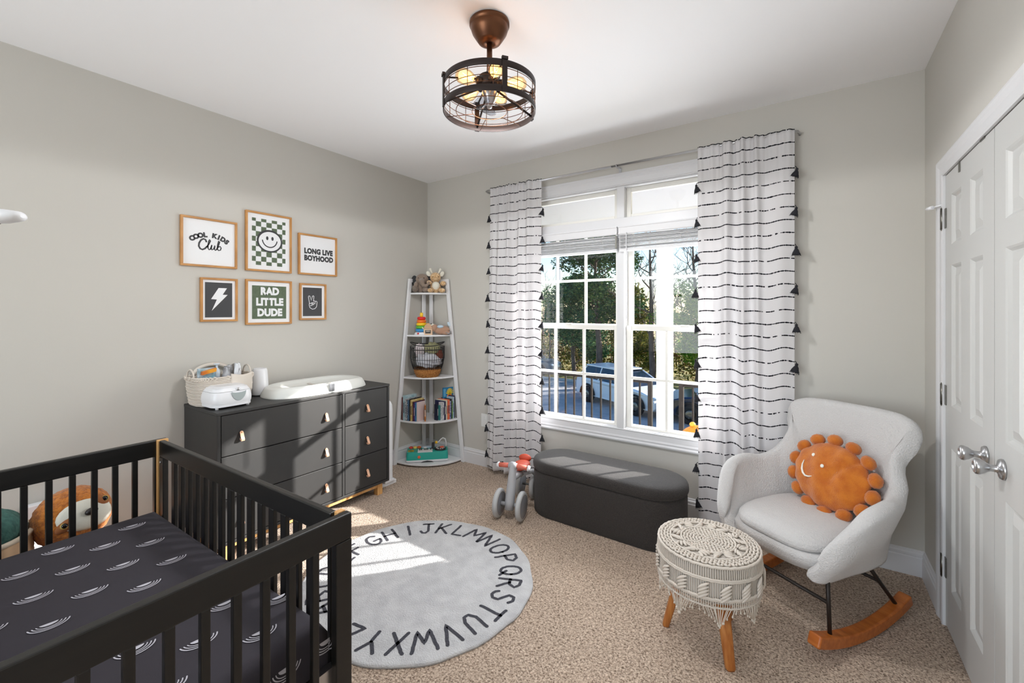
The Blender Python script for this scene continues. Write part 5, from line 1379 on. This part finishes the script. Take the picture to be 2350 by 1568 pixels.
# rows round the U: (s, (e, b) at the seat, (e, b) at the rim, rim height, waist pull)
TAB = [(0.0, (0.0, .300, 0.0, .400, .930)), (.16, (.105, .296, .150, .402, .928)), (.27, (.165, .272, .245, .385, .915)), (.345, (.200, .235, .300, .350, .868)),
       (.41, (.222, .190, .285, .290, .740)), (.48, (.235, .140, .292, .225, .640)), (.58, (.242, .060, .322, .130, .592)), (.70, (.246, -.045, .345, .020, .602)),
       (.82, (.246, -.150, .335, -.100, .575)), (.92, (.236, -.222, .285, -.190, .480)), (1.0, (.214, -.262, .232, -.252, .385))]
TAB2 = [(-TAB[1][0], (-TAB[1][1][0], TAB[1][1][1], -TAB[1][1][2], TAB[1][1][3], TAB[1][1][4]))]+TAB
def shell(s, v):
    a = abs(s); sg = 1 if s >= 0 else -1
    be, bb, te, tb, zt = cr(TAB2, a); z0 = .300
    z = z0+(zt-z0)*v; q = v**1.3
    e = lerp(be, te, q); b_ = lerp(bb, tb, q)
    hh = (z-z0)
    e -= .055*math.exp(-((z-.66)/.12)**2)*smooth((a-.06)/.22)*(1-smooth((a-.36)/.12))
    e += .022*sin(pi*min(1, v))*smooth((a-.5)/.2)
    e *= 1-.10*(1-v)**2*smooth((a-.5)/.3)
    return Vector((sg*e, b_, z))
NS, TH = 96, .036
def loopq(j, m=22):
    """v and normal offset for the j-th point of the cross-section: outer side up, round the rim, inner side down"""
    if j <= m: return j/m*.97, 1.0, 0.0
    k = j-m
    if k < 8: t = k/8*pi; return .97, cos(t), sin(t)
    return (1-(k-8)/m)*.97, -1.0, 0.0
ML = 22+8+22+1
b = MB(); vs = []
for i in range(NS+1):
    s_ = -1+2*i/NS; ed = max(0, (abs(s_)-.90)/.10); th = TH*sqrt(max(0.02, 1-ed*ed*.985))
    for j in range(ML):
        v_, on_, up_ = loopq(j)
        p = shell(s_, v_); d1_ = shell(min(1, s_+.01), v_)-shell(max(-1, s_-.01), v_); d2_ = shell(s_, min(1, v_+.02))-shell(s_, max(0, v_-.02))
        nn = d1_.cross(d2_); nn = nn.normalized()
        vs.append(p+nn*th*on_*-1+d2_.normalized()*th*1.0*up_)
b.add(vs, [(i*ML+j, i*ML+(j+1) % ML, (i+1)*ML+(j+1) % ML, (i+1)*ML+j) for i in range(NS) for j in range(ML)], True)
b.add([vs[j] for j in range(ML)], [tuple(range(ML))], True); b.add([vs[NS*ML+j] for j in range(ML)], [tuple(range(ML))[::-1]], True)
b.build('shell', M['boucle'], g)
# seat tub under the cushion
def tub(u, v):
    t = 2*pi*u; c, s = cos(t), sin(t)
    P = [(.0, .318), (.55, .300), (.90, .312), (1.0, .345), (1.02, .375), (.98, .395), (.6, .40), (0, .40)]
    qq = v*(len(P)-1); i = min(int(qq), len(P)-2); f = smooth(qq-i) if False else qq-i
    k = lerp(P[i][0], P[i+1][0], f); z = lerp(P[i][1], P[i+1][1], f)
    return (.262*k*math.copysign(abs(c)**.62, c), .030+.292*k*math.copysign(abs(s)**.7, s), z-.020+.0*s)
MB().grid(tub, 60, 21, closeu=True).build('seat_base', M['boucle'], g)
def cush(u, v):
    t = 2*pi*u; c, s = cos(t), sin(t)
    P = [(0, .392), (.9, .388), (.985, .392), (1.0, .404), (.985, .420), (.93, .436), (.80, .450), (.5, .459), (0, .461)]
    qq = v*(len(P)-1); i = min(int(qq), len(P)-2); f = qq-i
    k = lerp(P[i][0], P[i+1][0], f); z = lerp(P[i][1], P[i+1][1], f)
    w_ = .225 if s > 0 else .225+.010*(-s)
    return (w_*k*math.copysign(abs(c)**.55, c), .010+.268*k*math.copysign(abs(s)**.6, s), z-(.012 if s < 0 else .004)*abs(s)*k)
MB().grid(cush, 72, 32, closeu=True).build('seat_cushion', M['boucle'], g)
for sx in (-1, 1):
    x = sx*.262; R_ = .98; n = 16; vs = []
    for i in range(n+1):
        t = -.36+.72*i/n+.0
        cb = .01+R_*sin(t); zb = R_*(1-cos(t))+.004; th = .050
        for (dx, dz) in ((-.026, 0), (.026, 0), (.026, 1), (-.026, 1)):
            vs.append((x+dx, cb-sin(t)*th*dz, zb+cos(t)*th*dz+.0))
    MB().add(vs, [(i*4+k, i*4+(k+1) % 4, i*4+4+(k+1) % 4, i*4+4+k) for i in range(n) for k in range(4)]+[(3, 2, 1, 0), (n*4, n*4+1, n*4+2, n*4+3)]).build('rocker', M['rocker'], g, bevel=.008, seg=3)
    MB().tube([(x*.92, -.205, .335), (x, -.222, .072)], .0085, 10).build('front_leg', M['iron'], g)
    MB().tube([(x*.84, .075, .325), (x*.93, .165, .20), (x, .262, .078)], .0085, 10).build('rear_leg', M['iron'], g)
MB().tube([(-.252, -.214, .205), (.252, -.214, .205)], .008, 10).build('front_crossbar', M['iron'], g)
MB().tube([(-.243, .165, .20), (.243, .165, .20)], .008, 10).build('rear_crossbar', M['iron'], g)

# sun cushion
bq, eq, zq = 1.350-1.20, .030, .600
loc = Vector((O2.x, O2.y))+eV*eq+bV*bq
g = empty('sun_pillow', (loc.x, loc.y, .446), 'orange plush sun pillow with smiling face and pompoms on the rocking chair', 'pillow', rz=atan2(-.537, .844)-.12)
tilt = radians(-24)
T = Matrix.Translation((0, .02, .163)) @ Matrix.Scale(1.06, 4) @ Matrix.Rotation(tilt, 4, 'X') @ Matrix.Rotation(radians(14), 4, 'Y')
# local disc plane: x right, z up, face toward -y
def disk(p, d):
    rr = sqrt(d.x**2+d.z**2); a = atan2(d.z, d.x)
    k = 1+.02*cos(13*a)
    y = p.y*(1-.0)
    cr = math.exp(-((d.x-.42+(.75-d.z)*.30)/.07)**2)*(1 if d.z > .05 else max(0, 1+d.z*4))*.016 if d.y < 0 else 0
    return Vector((p.x*k, y+cr+.004*sin(9*d.x+4*d.z), p.z*k))
b = MB(); b.ball((0, 0, 0), (.178, .062, .148), 64, 36, fn=disk); b.xform(T); b.build('plush_disc', M['fur'], g)
b = MB(); r = random.Random(2)
for k in range(14):
    a = 2*pi*k/14+.12; rx, rz_ = .196, .165
    bb = MB().ball((rx*cos(a), .006*sin(k), rz_*sin(a)), (.033, .030, .027), 18, 12, Ry(-a+pi/2), fn=lambda p, d: p*(1+.04*sin(17*d.x+13*d.z+k)))
    bb.xform(T); bb.build('pompom', M['fur'], g)
def facep(x, z, lift=.0015):
    k = 1-(x/.178)**2-(z/.148)**2; return Vector((x, -.062*sqrt(max(.02, k))-lift, z))
fw = mat('embroidery_white', (236, 234, 224), .8)
for ex_, ez_ in ((-.082, .046), (-.012, .024)):
    bb = MB().ball(facep(ex_, ez_), (.0085, .004, .0085), 14, 8); bb.xform(T); bb.build('eye', fw, g)
pts = [(-.110, .000), (-.106, -.022), (-.096, -.042), (-.080, -.056), (-.062, -.061), (-.044, -.055), (-.030, -.044)]
bb = MB().tube([facep(x, z) for x, z in pts], [.0015, .0035, .0045, .005, .0045, .0035, .0015], 8); bb.xform(T); bb.build('smile', fw, g)

# ================================================================== ALPHABET RUG
RGX, RGY, RGR = 1.480, -1.531, .612
g = None
b = MB(); n = 120; r = random.Random(4)
wob = [.004*sin(k*.31)+.003*sin(k*.83+1)+r.uniform(-.0012, .0012) for k in range(n)]
prof = [(1.0, .001), (1.002, .008), (.995, .013), (.985, .0145), (.9, .015)]
vs = []
for f, z in prof:
    for k in range(n): vs.append(((RGR+wob[k])*f*cos(2*pi*k/n), (RGR+wob[k])*f*sin(2*pi*k/n), z))
fs = [(i*n+k, i*n+(k+1) % n, (i+1)*n+(k+1) % n, (i+1)*n+k) for i in range(len(prof)-1) for k in range(n)]
fs += [tuple(range((len(prof)-1)*n, len(prof)*n)), tuple(range(n))[::-1]]
b.add(vs, fs, False)
LT = {'A': [[(0, 0), (.5, 1), (1, 0)], [(.22, .4), (.78, .4)]], 'B': [[(0, 0), (0, 1), (.6, .95), (.75, .75), (.55, .55), (0, .5)], [(.55, .53), (.9, .3), (.65, .03), (0, 0)]],
 'C': [arcpts(.55, .5, .5, 45, 315, 12)], 'D': [[(0, 0), (0, 1), (.5, .95), (.9, .6), (.85, .3), (.5, .03), (0, 0)]], 'E': [[(.8, 1), (0, 1), (0, 0), (.8, 0)], [(0, .5), (.65, .5)]],
 'F': [[(.8, 1), (0, 1), (0, 0)], [(0, .55), (.6, .55)]], 'G': [arcpts(.5, .5, .48, 50, 350, 14)+[(.98, .42), (.5, .42)]], 'H': [[(0, 0), (0, 1)], [(.8, 0), (.8, 1)], [(0, .5), (.8, .52)]],
 'I': [[(.5, 0), (.5, 1)]], 'J': [[(.2, 1), (.95, 1)], [(.62, 1), (.62, .2), (.45, .02), (.2, .05), (.05, .25)]], 'K': [[(0, 0), (.1, 1)], [(.85, 1), (.08, .45)], [(.25, .55), (.85, 0)]],
 'L': [[(.15, 1), (.1, 0), (.8, .03)]], 'M': [[(0, 0), (.15, 1), (.5, .35), (.85, 1), (1, 0)]], 'N': [[(0, 0), (.05, 1), (.85, 0), (.9, 1)]], 'O': [arcpts(.5, .5, .46, 0, 360, 16, .5)],
 'P': [[(.1, 0), (.1, 1), (.6, .97), (.85, .75), (.6, .5), (.1, .47)]], 'Q': [arcpts(.5, .52, .46, 0, 360, 16, .48), [(.55, .3), (.98, -.02)]], 'R': [[(.1, 0), (.1, 1), (.6, .97), (.85, .75), (.6, .52), (.1, .5)], [(.4, .5), (.9, 0)]],
 'S': [[(.85, .85), (.6, 1), (.3, .95), (.2, .72), (.5, .55), (.8, .38), (.78, .12), (.5, 0), (.2, .06), (.08, .2)]], 'T': [[(0, 1), (1, 1)], [(.5, 1), (.5, 0)]],
 'U': [[(.05, 1), (.08, .3), (.3, .02), (.6, .02), (.82, .3), (.85, 1)]], 'V': [[(.05, 1), (.5, 0), (.9, 1)]], 'W': [[(0, 1), (.25, 0), (.5, .65), (.75, 0), (1, 1)]],
 'X': [[(.1, 1), (.85, 0)], [(.9, 1), (.05, 0)]], 'Y': [[(.05, 1), (.5, .5), (.95, 1)], [(.5, .5), (.45, 0)]], 'Z': [[(.1, 1), (.9, 1), (.1, 0), (.95, 0)]]}
r = random.Random(6)
for i, ch in enumerate('ABCDEFGHIJKLMNOPQRSTUVWXYZ'):
    a = radians(157.0-13.22*(i-7)); c = (.494*cos(a), .494*sin(a))
    up = (cos(a), sin(a)); rt_ = (sin(a), -cos(a))
    hh, ww = .118, .082 if ch not in 'MW' else .108
    if ch == 'I': ww = .08
    for st in LT[ch]:
        P = []
        for k in range(len(st)-1):
            (xa, ya), (xb, yb) = st[k], st[k+1]; nn = max(2, int(8*sqrt((xa-xb)**2+(ya-yb)**2)))
            P += [(lerp(xa, xb, q/nn), lerp(ya, yb, q/nn)) for q in range(nn)]
        P.append(st[-1])
        P2 = []
        for x, y in P:
            lx, ly = (x-.5)*ww+r.uniform(-.0012, .0012), (y-.5)*hh+r.uniform(-.0012, .0012)
            P2.append((c[0]+rt_[0]*lx+up[0]*ly, c[1]+rt_[1]*lx+up[1]*ly))
        stroke(b, P2, .0165, Matrix.Identity(4), .0158, 1)
o = b.build('alphabet_rug', [M['rug'], M['rugink']], recalc=False); o.location = (RGX, RGY, 0)
tag(o, 'round white rug with a ring of dark alphabet letters on the carpet', 'rug')

# ================================================================== TOYS BEHIND THE CRIB
g = empty('sloth_plush', (.365, -2.668, 0), 'large brown sloth soft toy with cream face between crib and left wall', 'soft toy', rz=FA+.72)
# body sits on the floor, head turned to the room
def fz(p, d): return p*(1+.015*sin(23*d.x+5)*sin(19*d.y)+.012*sin(31*d.z))
MB().ball((-.02, 0, .19), (.15, .16, .19), 36, 24, fn=fz).build('body', M['fluff'], g)
hd = MB().ball((0, 0, 0), (.128, .140, .132), 48, 32, fn=fz).build('head', M['fluff'], g)
hd.location = (0, 0, .475); hd.rotation_euler = (.22, -.40, .10)
def onhead(y, z, out=0):
    k = 1-(y/.140)**2-(z/.132)**2; return Vector((.128*sqrt(max(.05, k))+out, y, z))
def patch(name, cy, cz, ry, rz_, m, out, rot=0, parent=hd):
    b = MB(); n = 24; rings = 6; vs = []
    for i in range(rings+1):
        for k in range(n):
            a = 2*pi*k/n; yy = ry*i/rings*cos(a); zz = rz_*i/rings*sin(a); y2 = cy+yy*cos(rot)-zz*sin(rot); z2 = cz+yy*sin(rot)+zz*cos(rot)
            vs.append(onhead(y2, z2, out*(1-.8*(i/rings)**3)))
    b.add(vs, [(i*n+k, i*n+(k+1) % n, (i+1)*n+(k+1) % n, (i+1)*n+k) for i in range(rings) for k in range(n)], True)
    return b.build(name, m, parent, solid=.002)
patch('face', .018, -.022, .100, .066, M['cream'], .012, -.25)
patch('eye_patch', -.052, -.028, .042, .022, mat('eye_patch_brown', (150, 92, 52), .9), .016, .45)
patch('eye_patch', .088, .010, .030, .024, MATS['eye_patch_brown'], .016, -.6)
for y, z in ((-.062, -.030), (.096, .010)):
    p = onhead(y, z, .014); MB().ball(p, (.008, .015, .014), 14, 8).build('eye_ring', col((176, 150, 74), .4), hd); MB().ball(p+Vector((.005, 0, 0)), (.008, .011, .011), 14, 8).build('pupil', M['eyeblk'], hd)
MB().ball(onhead(.030, -.020, .022), (.016, .024, .016), 16, 10).build('nose', col((34, 26, 24), .4), hd)
for s in (-1, 1): MB().tube([(.02, s*.13, .30), (.10, s*.19, .22), (.16, s*.17, .12)], [.045, .042, .036], 14).build('arm', M['fluff'], g)
for s in (-1, 1): MB().tube([(.08, s*.09, .06), (.22, s*.12, .05)], [.055, .045], 14).build('leg', M['fluff'], g)
# ribbed bin and green blanket
g = empty('ribbed_bin', (.33, -2.99, 0), 'cream ribbed round storage bin behind the crib at the left edge', 'bin')
pr = [(0, .004), (.185, .004)]+[(.200+.003*(k % 2), .01+.0105*k) for k in range(44)]+[(.19, .474), (.19, .02)]
MB().lathe(pr, 48).build('bin_wall', mat('ribbed_cream', (216, 182, 146), .8), g)
MB().lathe([(.190, .465), (.206, .467), (.206, .480), (.190, .482)], 48).build('rim', col((220, 206, 186), .8), g)
b = MB().ball((0, 0, 0), (.185, .185, .10), 40, 20, fn=lambda p, d: p*(1+.015*sin(40*d.x)+.04*sin(4*d.y+1)))
o = b.build('knit_blanket', mat('green_knit', (50, 88, 82), .95, bump=(90, .9, .006), var=(40, (66, 108, 100), 2))); o.location = (.33, -2.99, .495); tag(o, 'dark green knitted blanket bundled on top of the ribbed bin', 'blanket')
# white toy box against the wall
g = empty('toy_box', (.002, -2.66, 0), 'white toy box against the left wall behind the sloth', 'box')
MB().box(.016, .062, -.125, .06, 0, .478).build('box_shell', M['white'], g, bevel=.006)
MB().box(.062, .068, -.11, .05, .30, .33).build('handle_rail', M['whitem'], g, bevel=.002)
MB().box(.062, .078, -.070, -.052, .415, .445).build('latch', col((150, 160, 178), .4), g, bevel=.002)
